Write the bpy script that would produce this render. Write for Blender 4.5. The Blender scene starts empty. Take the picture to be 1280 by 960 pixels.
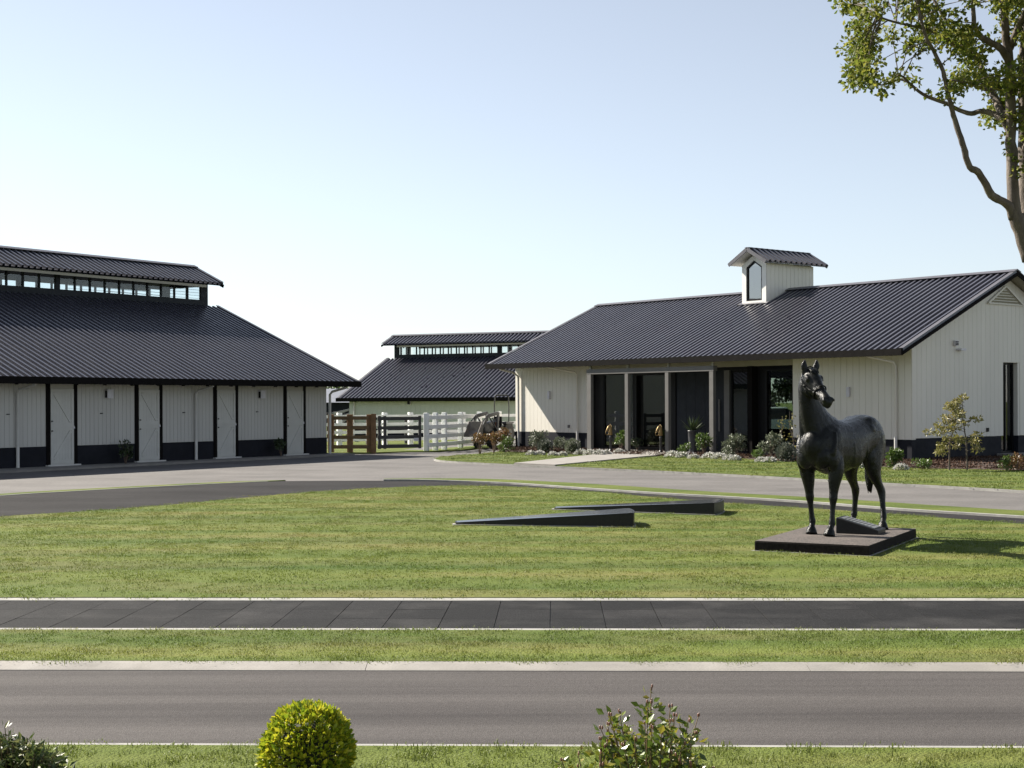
import bpy, math, random
import numpy as np
from mathutils import Vector, Matrix
random.seed(7); rng = np.random.default_rng(7)
sc = bpy.context.scene
COL = sc.collection
R = math.radians

# ------------------------------------------------------------------ camera
EYE, F, ROLL = 1.8, 1788.0, 0.00378
cam_d = bpy.data.cameras.new('camera'); cam = bpy.data.objects.new('camera', cam_d); COL.objects.link(cam)
cam_d.sensor_width = 36.0; cam_d.lens = F/1280*36.0; cam_d.shift_y = 23.6/1280; cam_d.clip_start = 0.1; cam_d.clip_end = 6000
cam.matrix_world = Matrix.Translation((0, 0, EYE)) @ Matrix.Rotation(R(90), 4, 'X') @ Matrix.Rotation(-ROLL, 4, 'Z')
sc.camera = cam
# ------------------------------------------------------------------ light
SUN_AZ, SUN_EL = R(147.7), R(38.0)          # azimuth measured from +X towards +Y
sdir = Vector((math.cos(SUN_AZ)*math.cos(SUN_EL), math.sin(SUN_AZ)*math.cos(SUN_EL), math.sin(SUN_EL)))
w = bpy.data.worlds.new('World'); sc.world = w; w.use_nodes = True
nt = w.node_tree; nt.nodes.clear()
sky = nt.nodes.new('ShaderNodeTexSky'); sky.sky_type = 'NISHITA'; sky.sun_disc = False
sky.sun_elevation = SUN_EL; sky.sun_rotation = math.atan2(sdir.x, sdir.y)
sky.air_density = 1.0; sky.dust_density = 0.0; sky.ozone_density = 4.0; sky.altitude = 0
hs = nt.nodes.new('ShaderNodeHueSaturation'); hs.inputs['Saturation'].default_value = 0.48   # pale spring sky
bg = nt.nodes.new('ShaderNodeBackground'); bg.inputs['Strength'].default_value = 0.053
wo = nt.nodes.new('ShaderNodeOutputWorld')
nt.links.new(sky.outputs[0], hs.inputs['Color']); nt.links.new(hs.outputs[0], bg.inputs[0]); nt.links.new(bg.outputs[0], wo.inputs[0])
sl = bpy.data.lights.new('sun', 'SUN'); sl.energy = 5.0; sl.angle = R(0.5); sl.color = (1.0, 0.93, 0.82)
so = bpy.data.objects.new('sun', sl); COL.objects.link(so); so.rotation_euler = sdir.to_track_quat('Z', 'Y').to_euler()
so.location = (-30, 30, 40)
vs = sc.view_settings; vs.view_transform = 'Standard'; vs.look = 'None'; vs.gamma = 1.0; vs.exposure = 1.5; vs.use_curve_mapping = False
sc.cycles.transparent_max_bounces = 16; sc.cycles.max_bounces = 8

# ------------------------------------------------------------------ helpers
def G(px, py, z=0.0):
    """point of the ground (height z) seen at a pixel of the 1280 x 960 photograph"""
    dx, dy = px-640, py-480
    kx = (dx-ROLL*dy)/F; kz = -((dy+ROLL*dx)-23.6)/F
    Y = (z-EYE)/kz
    return (kx*Y, Y)
def AT(px, py, Y):
    dx, dy = px-640, py-480
    return Vector(((dx-ROLL*dy)/F*Y, Y, EYE-((dy+ROLL*dx)-23.6)/F*Y))
def tag(o, label=None, cat=None, group=None, kind=None):
    if label: o['label'] = label
    if cat: o['category'] = cat
    if group: o['group'] = group
    if kind: o['kind'] = kind
    return o
def empty(name, loc=(0, 0, 0), rz=0.0, label=None, cat=None, group=None, parent=None):
    o = bpy.data.objects.new(name, None); COL.objects.link(o); o.location = loc; o.rotation_euler = (0, 0, rz)
    o.empty_display_size = 0.2
    if parent: o.parent = parent
    return tag(o, label, cat, group)
def link(name, me, parent=None, loc=(0, 0, 0), scale=None, rot=None):
    o = bpy.data.objects.new(name, me); COL.objects.link(o); o.location = loc
    if scale: o.scale = scale
    if rot: o.rotation_euler = rot
    if parent: o.parent = parent
    return o
class MB:
    def __init__(s): s.v = []; s.f = []
    def add(s, vs, fs):
        b = len(s.v); s.v += [tuple(p) for p in vs]; s.f += [tuple(b+i for i in f) for f in fs]; return s
    def box(s, x0, x1, y0, y1, z0, z1):
        return s.add([(x0,y0,z0),(x1,y0,z0),(x1,y1,z0),(x0,y1,z0),(x0,y0,z1),(x1,y0,z1),(x1,y1,z1),(x0,y1,z1)],
              [(0,3,2,1),(4,5,6,7),(0,1,5,4),(1,2,6,5),(2,3,7,6),(3,0,4,7)])
    def beam(s, p0, p1, wid, hei, up=(0, 0, 1)):
        p0, p1 = Vector(p0), Vector(p1); t = (p1-p0).normalized(); up = Vector(up)
        a = t.cross(up).normalized()*wid/2; b = a.cross(t).normalized()*hei/2
        vs = [p0-a-b, p0+a-b, p0+a+b, p0-a+b, p1-a-b, p1+a-b, p1+a+b, p1-a+b]
        return s.add(vs, [(0,1,2,3),(7,6,5,4),(0,4,5,1),(1,5,6,2),(2,6,7,3),(3,7,4,0)])
    def prism(s, poly, z0, z1):
        """poly: (x, y) list, extruded z0..z1 (z1 may be a function of x, y)"""
        n = len(poly); zt = z1 if callable(z1) else (lambda x, y: z1)
        area = sum(poly[i][0]*poly[(i+1) % n][1]-poly[(i+1) % n][0]*poly[i][1] for i in range(n))
        if area < 0: poly = poly[::-1]
        vs = [(x, y, z0) for x, y in poly]+[(x, y, zt(x, y)) for x, y in poly]
        return s.add(vs, [tuple(range(n))[::-1], tuple(range(n, 2*n))]+[(i, (i+1) % n, n+(i+1) % n, n+i) for i in range(n)])
    def tube(s, pts, radii, n=8, cap=True, flat=None):
        """round tube along pts"""
        pts = [Vector(p) for p in pts]
        if not hasattr(radii, '__len__'): radii = [radii]*len(pts)
        b = len(s.v); t0 = (pts[1]-pts[0]).normalized()
        ref = Vector((0, 0, 1)) if abs(t0.z) < .9 else Vector((1, 0, 0))
        a = t0.cross(ref).normalized()
        for i, p in enumerate(pts):
            t = (pts[min(i+1, len(pts)-1)]-pts[max(i-1, 0)]).normalized()
            a = (a-t*a.dot(t)).normalized(); c = t.cross(a)
            for k in range(n):
                q = 2*math.pi*k/n; s.v.append(tuple(p+(a*math.cos(q)+c*math.sin(q))*radii[i]))
        for i in range(len(pts)-1):
            for k in range(n):
                s.f.append((b+i*n+k, b+i*n+(k+1) % n, b+(i+1)*n+(k+1) % n, b+(i+1)*n+k))
        if cap:
            s.f.append(tuple(b+k for k in range(n))[::-1]); m = b+(len(pts)-1)*n; s.f.append(tuple(m+k for k in range(n)))
        return s
    def lathe(s, prof, c=(0, 0, 0), n=14):
        """prof: (radius, z) list"""
        return s.tube([(c[0], c[1], c[2]+z+i*1e-5) for i, (r, z) in enumerate(prof)], [max(r, 1e-3) for r, z in prof], n)
    def loft(s, secs, side=(0, 1, 0), n=14, expo=2.0):
        """secs: (centre, half width along side, half height) closed at both ends"""
        b = len(s.v); C = [Vector(q[0]) for q in secs]; side = Vector(side)
        for i, q in enumerate(secs):
            t = (C[min(i+1, len(C)-1)]-C[max(i-1, 0)]).normalized()
            a = (side-t*side.dot(t)).normalized(); c = t.cross(a).normalized()
            for k in range(n):
                th = 2*math.pi*k/n; cx, sx = math.cos(th), math.sin(th)
                cx = math.copysign(abs(cx)**(2/expo), cx); sx = math.copysign(abs(sx)**(2/expo), sx)
                s.v.append(tuple(C[i]+a*cx*q[1]+c*sx*q[2]))
        for i in range(len(secs)-1):
            for k in range(n): s.f.append((b+i*n+k, b+i*n+(k+1) % n, b+(i+1)*n+(k+1) % n, b+(i+1)*n+k))
        s.f.append(tuple(b+k for k in range(n))[::-1]); m = b+(len(secs)-1)*n; s.f.append(tuple(m+k for k in range(n)))
        return s
    def ball(s, c, r, n=12, m=8, ax=None):
        """ellipsoid; r a number or three radii, ax optional rotation matrix"""
        r = (r, r, r) if not hasattr(r, '__len__') else r
        c = Vector(c); b = len(s.v)
        for j in range(m+1):
            ph = math.pi*(j+.02)/(m+.04)
            for k in range(n):
                th = 2*math.pi*k/n
                p = Vector((r[0]*math.sin(ph)*math.cos(th), r[1]*math.sin(ph)*math.sin(th), -r[2]*math.cos(ph)))
                s.v.append(tuple(c+(ax @ p if ax else p)))
        for j in range(m):
            for k in range(n): s.f.append((b+j*n+k, b+j*n+(k+1) % n, b+(j+1)*n+(k+1) % n, b+(j+1)*n+k))
        s.f.append(tuple(b+k for k in range(n))[::-1]); q = b+m*n; s.f.append(tuple(q+k for k in range(n)))
        return s
    def mesh(s, name, mat, smooth=False):
        me = bpy.data.meshes.new(name); me.from_pydata(s.v, [], s.f); me.update()
        if mat: me.materials.append(mat)
        if smooth: me.polygons.foreach_set('use_smooth', [True]*len(me.polygons))
        return me
    def build(s, name, mat, parent=None, loc=(0, 0, 0), smooth=False, rz=0.0):
        o = link(name, s.mesh(name, mat, smooth), parent, loc); o.rotation_euler = (0, 0, rz); return o
_unit = {}
def bx(name, x0, x1, y0, y1, z0, z1, mat, parent=None):
    """box piece from one shared unit mesh per material"""
    k = mat.name
    if k not in _unit: _unit[k] = MB().box(-.5, .5, -.5, .5, -.5, .5).mesh('unit_box', mat)
    return link(name, _unit[k], parent, ((x0+x1)/2, (y0+y1)/2, (z0+z1)/2), (abs(x1-x0), abs(y1-y0), abs(z1-z0)))
def bxb(name, x0, x1, y0, y1, z0, z1, mat, parent=None):
    return MB().box(x0, x1, y0, y1, z0, z1).build(name, mat, parent)
def smooth_by_angle(o, ang=35):
    me = o.data; me.polygons.foreach_set('use_smooth', [True]*len(me.polygons))
    try: me.set_sharp_from_angle(angle=R(ang))
    except Exception: pass
def lerp(a, b, t): return a+(b-a)*t

# ------------------------------------------------------------------ materials
class NT:
    def __init__(s, name):
        s.m = bpy.data.materials.new(name); s.m.use_nodes = True; s.t = s.m.node_tree; s.p = s.t.nodes['Principled BSDF']
        s.out = s.t.nodes['Material Output']
    def n(s, typ, **kw):
        x = s.t.nodes.new(typ)
        for k, v in kw.items(): setattr(x, k, v)
        return x
    def l(s, a, b): s.t.links.new(a, b)
    def pos(s, scale=(1, 1, 1), obj=False):
        if obj: src = s.n('ShaderNodeTexCoord').outputs['Object']
        else: src = s.n('ShaderNodeNewGeometry').outputs['Position']
        mp = s.n('ShaderNodeMapping'); mp.inputs['Scale'].default_value = scale; s.l(src, mp.inputs[0]); return mp.outputs[0]
    def noise(s, vec, scale, detail=4, rough=.55):
        x = s.n('ShaderNodeTexNoise'); x.inputs['Scale'].default_value = scale; x.inputs['Detail'].default_value = detail
        x.inputs['Roughness'].default_value = rough; s.l(vec, x.inputs['Vector']); return x.outputs['Fac']
    def ramp(s, fac, stops):
        x = s.n('ShaderNodeValToRGB'); e = x.color_ramp.elements
        while len(e) < len(stops): e.new(.5)
        for i, (p, c) in enumerate(stops): e[i].position = p; e[i].color = (*c, 1)
        s.l(fac, x.inputs[0]); return x.outputs[0]
    def mix(s, fac, a, b, mode='MIX'):
        x = s.n('ShaderNodeMix', data_type='RGBA', blend_type=mode)
        if isinstance(fac, (int, float)): x.inputs[0].default_value = fac
        else: s.l(fac, x.inputs[0])
        for i, q in ((6, a), (7, b)):
            if isinstance(q, tuple): x.inputs[i].default_value = (*q, 1)
            else: s.l(q, x.inputs[i])
        return x.outputs[2]
    def mrange(s, fac, a, b, c, d):
        x = s.n('ShaderNodeMapRange'); s.l(fac, x.inputs[0])
        for i, q in enumerate((a, b, c, d)): x.inputs[i+1].default_value = q
        return x.outputs[0]
    def bump(s, h, dist=.01, strength=.5):
        x = s.n('ShaderNodeBump'); x.inputs['Distance'].default_value = dist; x.inputs['Strength'].default_value = strength
        s.l(h, x.inputs['Height']); s.l(x.outputs[0], s.p.inputs['Normal'])
    def setp(s, **kw):
        for k, v in kw.items():
            inp = s.p.inputs[k]
            if hasattr(v, 'is_linked') or hasattr(v, 'links'): s.l(v, inp)
            elif isinstance(v, tuple): inp.default_value = (*v, 1)
            else: inp.default_value = v
def simple(name, col, rough=.6, metal=0.0, var=.12, scale=3.0, bump=0.0, bscale=40.0, spec=.5):
    t = NT(name); v = t.pos()
    nz = t.noise(v, scale, 5)
    lo = tuple(c*(1-var) for c in col); hi = tuple(min(1, c*(1+var)) for c in col)
    t.setp(**{'Base Color': t.ramp(nz, [(.3, lo), (.7, hi)]), 'Roughness': t.mrange(t.noise(v, scale*2.3, 3), .3, .7, rough*.85, min(1, rough*1.12)), 'Metallic': metal, 'Specular IOR Level': spec})
    if bump: t.bump(t.noise(v, bscale, 4), bump, .6)
    return t.m
M = {}
def wall_paint(name, col):
    t = NT(name); v = t.pos((1, 1, .25))
    oi = t.n('ShaderNodeObjectInfo').outputs['Random']
    a = t.ramp(t.noise(v, 1.2, 5), [(.3, tuple(c*.93 for c in col)), (.7, col)])
    b = t.mix(t.mrange(oi, 0, 1, 0, .35), a, tuple(c*.86 for c in col))
    t.setp(**{'Base Color': b, 'Roughness': .5}); t.bump(t.noise(t.pos((60, 60, 4)), 1.0, 3), .002, .3); return t.m
M['white'] = wall_paint('white_weatherboard', (.47, .46, .435))
M['white2'] = wall_paint('cream_white_weatherboard', (.66, .635, .565)); M['white3'] = wall_paint('pale_green_grey_wall', (.50, .53, .45))
M['white_door'] = simple('white_door_paint', (.475, .47, .445), .4, var=.05)
M['white_trim'] = simple('white_trim_paint', (.52, .51, .49), .4, var=.05)
M['white_trim2'] = simple('white_trim_gloss', (.72, .71, .68), .4, var=.05)
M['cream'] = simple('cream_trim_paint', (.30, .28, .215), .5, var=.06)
M['plinth'] = simple('charcoal_plinth', (.012, .013, .018), .7, spec=.15, var=.2, scale=2, bump=.003)
M['dark'] = simple('dark_frame_paint', (.008, .0072, .007), .8, spec=.05, var=.15)
M['black'] = simple('black_frame', (.008, .008, .009), .45, spec=.2)
M['portal'] = simple('grey_portal_steel', (.125, .121, .117), .55, var=.08, spec=.25)
M['doorgrey'] = simple('slate_door_panel', (.016, .019, .025), .6, var=.1, spec=.2)
M['flash'] = simple('roof_flashing', (.085, .083, .095), .45, metal=.0, var=.1)
M['mon'] = simple('clerestory_frame', (.016, .019, .023), .6, var=.1, spec=.2)
def roof_mat():
    t = NT('charcoal_roof_steel'); v = t.pos((.35, .35, .35))
    c = t.ramp(t.noise(v, 2.0, 5), [(.25, (.050, .050, .064)), (.75, (.066, .066, .082))])
    oi = t.n('ShaderNodeObjectInfo').outputs['Random']
    c = t.mix(t.mrange(oi, 0, 1, 0, .28), c, (.040, .040, .052))
    t.setp(**{'Base Color': c, 'Metallic': 0.0, 'Specular IOR Level': .6, 'Roughness': t.mrange(t.noise(v, 7, 4), .3, .7, .26, .36)}); return t.m
M['roof'] = roof_mat()
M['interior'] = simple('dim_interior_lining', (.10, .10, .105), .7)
M['concrete'] = simple('pale_concrete', (.20, .188, .172), .85, var=.18, scale=2.5, bump=.004, bscale=60)
M['edging'] = simple('concrete_edging', (.235, .23, .215), .85, var=.2, scale=4, bump=.004, bscale=70)
M['bark'] = None
def glass_mat(name, tint=(.92, .95, .96), rough=0.0, ior=1.5):
    t = NT(name); t.t.nodes.remove(t.p)
    tr = t.n('ShaderNodeBsdfTransparent'); tr.inputs[0].default_value = (*tint, 1)
    gl = t.n('ShaderNodeBsdfGlossy'); gl.inputs['Roughness'].default_value = rough
    fr = t.n('ShaderNodeFresnel'); t.l(t.mrange(t.n('ShaderNodeNewGeometry').outputs['Backfacing'], 0, 1, ior, 1/ior), fr.inputs[0])
    mx = t.n('ShaderNodeMixShader'); t.l(fr.outputs[0], mx.inputs[0]); t.l(tr.outputs[0], mx.inputs[1]); t.l(gl.outputs[0], mx.inputs[2])
    t.l(mx.outputs[0], t.out.inputs[0]); return t.m
M['glass'] = glass_mat('clear_glass'); M['tint'] = glass_mat('tinted_glass', (.42, .45, .47), 0, 1.9)
def asphalt(name, lo, hi, streak=(.25, 2.2, 1), spec=.3, speck=.35):
    t = NT(name); v = t.pos(); st = t.pos(streak)
    base = t.ramp(t.noise(st, .9, 6, .6), [(.36, lo), (.64, hi)])
    pat = t.noise(v, .35, 3)
    base = t.mix(t.mrange(pat, .45, .7, 0, .35), base, tuple(c*1.15 for c in hi))
    vo = t.n('ShaderNodeTexVoronoi'); vo.inputs['Scale'].default_value = 150; t.l(v, vo.inputs['Vector'])
    sp = t.ramp(vo.outputs['Color'], [(.2, (1-speck,)*3), (.8, (1+speck,)*3)])
    c = t.mix(1.0, base, sp, 'MULTIPLY')
    sc_ = t.mrange(t.noise(t.pos((.9, 9, 1)), 1.3, 6, .75), .66, .74, 0, .5)          # pale scuffs along the traffic
    c = t.mix(sc_, c, tuple(q*1.7 for q in hi))
    t.setp(**{'Base Color': c, 'Roughness': .85, 'Specular IOR Level': spec}); t.bump(vo.outputs['Distance'], .003, .7); return t.m
M['road'] = asphalt('grey_asphalt_road', (.040, .0365, .036), (.074, .068, .0655), (.05, 2.2, 1), .15, .2)
M['drive'] = asphalt('worn_asphalt_drive', (.082, .077, .074), (.118, .111, .107), (.5, .8, 1), speck=.25)
M['darkpath'] = asphalt('dark_asphalt_path', (.015, .0145, .015), (.027, .0258, .0265), (.3, .9, 1), speck=.25, spec=.08)
def paver_mat():
    t = NT('black_stone_paver'); v = t.pos()
    oi = t.n('ShaderNodeObjectInfo').outputs['Random']
    a = t.ramp(oi, [(0, (.007, .007, .0072)), (1, (.013, .0127, .013))])
    vo = t.n('ShaderNodeTexVoronoi'); vo.inputs['Scale'].default_value = 150; t.l(v, vo.inputs['Vector'])
    c = t.mix(1.0, a, t.ramp(vo.outputs['Color'], [(.15, (.5,)*3), (.55, (1,)*3), (.85, (2.4,)*3)]), 'MULTIPLY')
    c = t.mix(t.mrange(t.noise(v, 1.6, 5), .5, .8, 0, .35), c, (.075, .072, .070))
    t.setp(**{'Base Color': c, 'Roughness': .8, 'Specular IOR Level': .12}); t.bump(vo.outputs['Distance'], .002, .5); return t.m
M['paver'] = paver_mat()
def grass_colour(t, dry=.5, bright=1.0):
    """mown turf colour: streaks along the mowing runs, dry patches, fine mottling"""
    st = t.pos((.07, 1.9, 1)); v = t.pos()
    c = t.ramp(t.noise(st, .8, 5, .6), [(.3, tuple(bright*q for q in (.070, .112, .016))), (.7, tuple(bright*q for q in (.150, .182, .042)))])
    d = t.mrange(t.noise(t.pos((.28, 1.3, 1)), .9, 6, .68), .46, .66, 0, dry)
    c = t.mix(d, c, tuple(bright*q for q in (.225, .180, .082)))
    mw = t.ramp(t.noise(t.pos((.015, 1.05, 1)), 1.0, 2, .4), [(.40, (.80, .86, .78)), (.60, (1.14, 1.07, 1.06))])   # mowing runs along the lawn
    c = t.mix(1.0, c, mw, 'MULTIPLY')
    f = t.ramp(t.noise(v, 22, 3), [(.3, (.90,)*3), (.7, (1.08,)*3)])
    return t.mix(1.0, c, f, 'MULTIPLY')
def turf(name, dry, bright):
    t = NT(name); t.setp(**{'Base Color': grass_colour(t, dry, bright*.85), 'Roughness': .9, 'Specular IOR Level': .15})
    t.bump(t.noise(t.pos(), 55, 4), .03, .8); return t.m
def blade(name, dry, bright):
    t = NT(name); c = grass_colour(t, dry, bright)
    ri = t.n('ShaderNodeNewGeometry').outputs['Random Per Island']
    c = t.mix(1.0, c, t.ramp(ri, [(0, (.85, .88, .8)), (.85, (1.12, 1.1, 1.05)), (1, (1.4, 1.25, 1.3))]), 'MULTIPLY')
    t.setp(**{'Base Color': c, 'Roughness': .55, 'Specular IOR Level': .3})
    tl = t.n('ShaderNodeBsdfTranslucent'); t.l(c, tl.inputs[0]); mx = t.n('ShaderNodeMixShader'); mx.inputs[0].default_value = .35
    t.l(t.p.outputs[0], mx.inputs[1]); t.l(tl.outputs[0], mx.inputs[2]); t.l(mx.outputs[0], t.out.inputs[0]); return t.m
M['turf'] = turf('lawn_turf', .45, .97); M['turf2'] = turf('green_turf', .18, .9); M['pasture'] = turf('pasture', .4, .9)
M['blade'] = blade('lawn_blades', .45, 1.06); M['blade2'] = blade('green_blades', .2, .98)
def leaf(name, stops, trans=.3, rough=.4, spec=.5):
    t = NT(name); ri = t.n('ShaderNodeNewGeometry').outputs['Random Per Island']
    c = t.ramp(ri, stops)
    t.setp(**{'Base Color': c, 'Roughness': rough, 'Specular IOR Level': spec})
    tl = t.n('ShaderNodeBsdfTranslucent'); t.l(c, tl.inputs[0]); mx = t.n('ShaderNodeMixShader'); mx.inputs[0].default_value = trans
    t.l(t.p.outputs[0], mx.inputs[1]); t.l(tl.outputs[0], mx.inputs[2]); t.l(mx.outputs[0], t.out.inputs[0]); return t.m
M['leaf_tree'] = leaf('tree_leaf', [(0, (.060, .090, .014)), (.5, (.135, .165, .024)), (1, (.25, .24, .045))], .5, .6, .3)
M['leaf_gold'] = leaf('golden_leaf', [(0, (.10, .17, .012)), (.5, (.28, .33, .018)), (1, (.56, .50, .035))], .35, .4)
M['leaf_dark2'] = leaf('narrow_dark_leaf', [(0, (.03, .05, .012)), (.7, (.08, .11, .03)), (1, (.22, .22, .08))], .25, .4)
M['leaf_dark'] = leaf('dark_leaf', [(0, (.018, .03, .012)), (1, (.045, .07, .022))], .15, .35)
M['leaf_mid'] = leaf('mid_leaf', [(0, (.04, .075, .014)), (1, (.10, .15, .03))], .3, .35)
M['leaf_rose'] = leaf('rose_leaf', [(0, (.045, .075, .012)), (.6, (.12, .165, .02)), (1, (.24, .20, .03))], .35, .3, .7)
M['leaf_grey'] = leaf('greygreen_leaf', [(0, (.07, .085, .05)), (1, (.15, .17, .11))], .2, .5)
M['leaf_rust'] = leaf('rusty_leaf', [(0, (.10, .05, .02)), (.6, (.17, .09, .035)), (1, (.13, .12, .03))], .3, .4)
M['leaf_pale'] = leaf('pale_yellow_leaf', [(0, (.13, .13, .035)), (.7, (.22, .20, .06)), (1, (.30, .25, .13))], .35, .4)
M['leaf_ball'] = leaf('grey_ball_leaf', [(0, (.055, .065, .05)), (1, (.10, .115, .085))], .15, .6)
M['petal'] = leaf('white_petal', [(0, (.42, .41, .38)), (1, (.66, .65, .62))], .2, .6)
M['stem'] = simple('brown_stem', (.10, .065, .045), .7)
M['granite'] = simple('black_granite', (.010, .0095, .0095), .45, var=.3, scale=30, spec=.3)
M['granite_top'] = M['granite']
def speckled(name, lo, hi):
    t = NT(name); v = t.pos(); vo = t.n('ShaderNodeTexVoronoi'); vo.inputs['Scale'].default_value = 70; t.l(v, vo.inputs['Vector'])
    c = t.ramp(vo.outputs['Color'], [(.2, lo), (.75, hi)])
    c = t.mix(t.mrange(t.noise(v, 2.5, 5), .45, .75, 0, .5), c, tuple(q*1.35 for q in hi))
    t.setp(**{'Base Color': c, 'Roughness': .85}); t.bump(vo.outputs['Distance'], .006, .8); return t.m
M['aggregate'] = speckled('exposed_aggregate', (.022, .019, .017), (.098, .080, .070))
def bronze_mat():
    t = NT('dark_bronze'); v = t.pos(obj=True)
    a = t.noise(v, 3.0, 6, .65); b = t.noise(v, 14, 4)
    c = t.ramp(a, [(.3, (.0035, .0038, .0036)), (.55, (.0075, .0082, .0078)), (.78, (.024, .027, .025))])
    t.setp(**{'Base Color': c, 'Metallic': 0.0, 'Specular IOR Level': .19, 'Roughness': t.mrange(b, .3, .7, .22, .38)}); t.bump(t.noise(v, 13, 7, .72), .022, .55); return t.m
M['bronze'] = bronze_mat()
M['gold'] = simple('aged_brass', (.24, .165, .07), .45, metal=.7)
M['iron'] = simple('black_iron', (.015, .015, .016), .4)
M['plate'] = simple('bronze_text_plate', (.20, .21, .22), .45, metal=.3)
M['lightgrey'] = simple('light_grey_housing', (.55, .54, .58), .5)
M['mulch'] = simple('bark_mulch', (.045, .026, .018), .95, var=.45, scale=18, bump=.04, bscale=24)
M['wood'] = simple('brown_fence_timber', (.15, .096, .046), .75, var=.25, scale=6, bump=.004)
M['wood_post'] = simple('orange_brown_post', (.18, .098, .042), .75, var=.25, scale=6)
M['gate'] = simple('black_gate_paint', (.022, .020, .020), .5)
M['fence_white'] = simple('white_fence_paint', (.76, .77, .77), .5, var=.08)
M['tractor'] = simple('tractor_dark_grey', (.045, .045, .048), .45)
M['bucket'] = simple('bare_steel_bucket', (.20, .18, .165), .5, var=.2, metal=.2)
M['rubber'] = simple('tyre_rubber', (.02, .02, .02), .85)
M['orange'] = simple('orange_panel', (.45, .16, .06), .4)
M['carpaint'] = simple('white_car_paint', (.6, .6, .6), .25)
M['farroof'] = simple('blue_grey_roof', (.16, .17, .20), .5)
def bark_mat():
    t = NT('tree_bark'); v = t.pos((1, 1, .35))
    n1 = t.noise(v, 9, 6, .65)
    c = t.ramp(n1, [(.3, (.055, .042, .034)), (.55, (.115, .092, .074)), (.78, (.21, .175, .14))])
    t.setp(**{'Base Color': c, 'Roughness': .85}); t.bump(t.noise(v, 22, 5, .7), .02, .9); return t.m
M['bark'] = bark_mat()

# ------------------------------------------------------------------ ground
SL = -0.03                                    # the near strips run along (1, SL)
def strip(name, y0, y1, x0, x1, z0, z1, mat, kind='structure'):
    o = MB().prism([(x0, y0+SL*x0), (x1, y0+SL*x1), (x1, y1+SL*x1), (x0, y1+SL*x0)], z0, z1).build(name, mat)
    if kind: o['kind'] = kind
    return o
XL, XR = -16.0, 18.0
def disc(name, mat, z, rad=2500):
    mb = MB(); ps = [(rad*math.cos(a*math.pi/32), rad*math.sin(a*math.pi/32)+20, z) for a in range(64)]
    mb.add(ps, [tuple(range(64))]); o = mb.build(name, mat); o['kind'] = 'structure'; return o
disc('ground', M['pasture'], -.06)
strip('near_lawn', 1.0, 7.44, XL, XR, -.05, .015, M['turf2'])
strip('near_kerb', 7.44, 7.49, XL, XR, -.05, .012, M['edging'])
strip('road', 7.49, 9.66, XL-10, XR+10, -.055, -.012, M['road'])
kb = MB()                                     # mountable concrete kerb, sloped face, cast in lengths
x = XL
while x < XR:
    x1 = x+3.0-.004
    sec = [(9.66, -.008), (9.69, -.002), (9.80, .012), (9.88, .014), (9.88, -.05), (9.66, -.05)]
    vs_ = [(xx, y+SL*xx, z) for xx in (x, x1) for y, z in sec]
    kb.add(vs_, [tuple(range(6))[::-1], tuple(range(6, 12))]+[(i, (i+1) % 6, 6+(i+1) % 6, 6+i) for i in range(6)])
    x += 3.0
o = kb.build('kerb', M['concrete']); o['kind'] = 'structure'
strip('verge_lawn', 9.88, 11.24, XL, XR, -.05, .016, M['turf'])
strip('path_edging', 11.24, 11.33, XL, XR, -.05, .014, M['edging'])
strip('path_edging', 12.93, 13.10, XL, XR, -.05, .014, M['edging'])
fp = strip('footpath', 11.33, 12.93, XL, XR, -.05, -.004, M['edging'])
pv = MB().box(-.2205, .2205, -.2655, .2655, 0, .014)
pv_me = pv.mesh('paver', M['paver']); pv_me2 = MB().box(-.2205, .2205, -.2655, .2655, 0, .0143).mesh('paver', M['paver'])
for r in range(3):
    for i in range(-20, 22):
        xx = .09+i*.447; yy = 11.33+.267+r*.533
        o = link('paver', pv_me if (i+r) % 2 else pv_me2, fp, (xx-SL*yy+SL*12, yy+SL*xx, -.004))
        o.rotation_euler = (random.uniform(-.002, .002), random.uniform(-.002, .002), math.atan(SL)+random.uniform(-.003, .003))
# the oval lawn, its dark ring path, the drive
ring_in = [(-420, 700), (-200, 668), (0, 647.5), (100, 641), (200, 633.5), (300, 624), (400, 615.4), (500, 610), (570, 608.4), (640, 609.5), (740, 615.5), (815, 622.5), (920, 630.8), (1041, 638.6), (1161, 647.5), (1280, 656.5), (1420, 668), (1600, 690)]
ring_out = [(-420, 650), (-200, 636), (0, 619.5), (100, 613.4), (200, 608), (280, 604), (357, 601), (480, 600.6), (540, 601.2), (640, 605), (740, 612), (840, 618.5), (920, 622.9), (1010, 628.6), (1131, 638), (1280, 647.3), (1420, 658), (1600, 677)]
strip_out = [(480, 599.4), (540, 599.0), (618, 599.9), (740, 606), (840, 612.6), (920, 617.7), (1041, 624.4), (1161, 632.6), (1280, 640), (1420, 648.5), (1600, 664)]
strip_outL = [(-420, 646), (-200, 633.5), (0, 617.3), (100, 611.4), (200, 606.2), (280, 602.4), (357, 600.0)]
def smoothline(pts, k=4):
    P = [np.array(G(*p)) for p in pts]; out = []
    for i in range(len(P)-1):
        p0, p1, p2, p3 = P[max(i-1, 0)], P[i], P[i+1], P[min(i+2, len(P)-1)]
        for j in range(k):
            t = j/k; out.append(tuple(.5*((2*p1)+(-p0+p2)*t+(2*p0-5*p1+4*p2-p3)*t*t+(-p0+3*p1-3*p2+p3)*t**3)))
    out.append(tuple(P[-1])); return out
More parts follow.
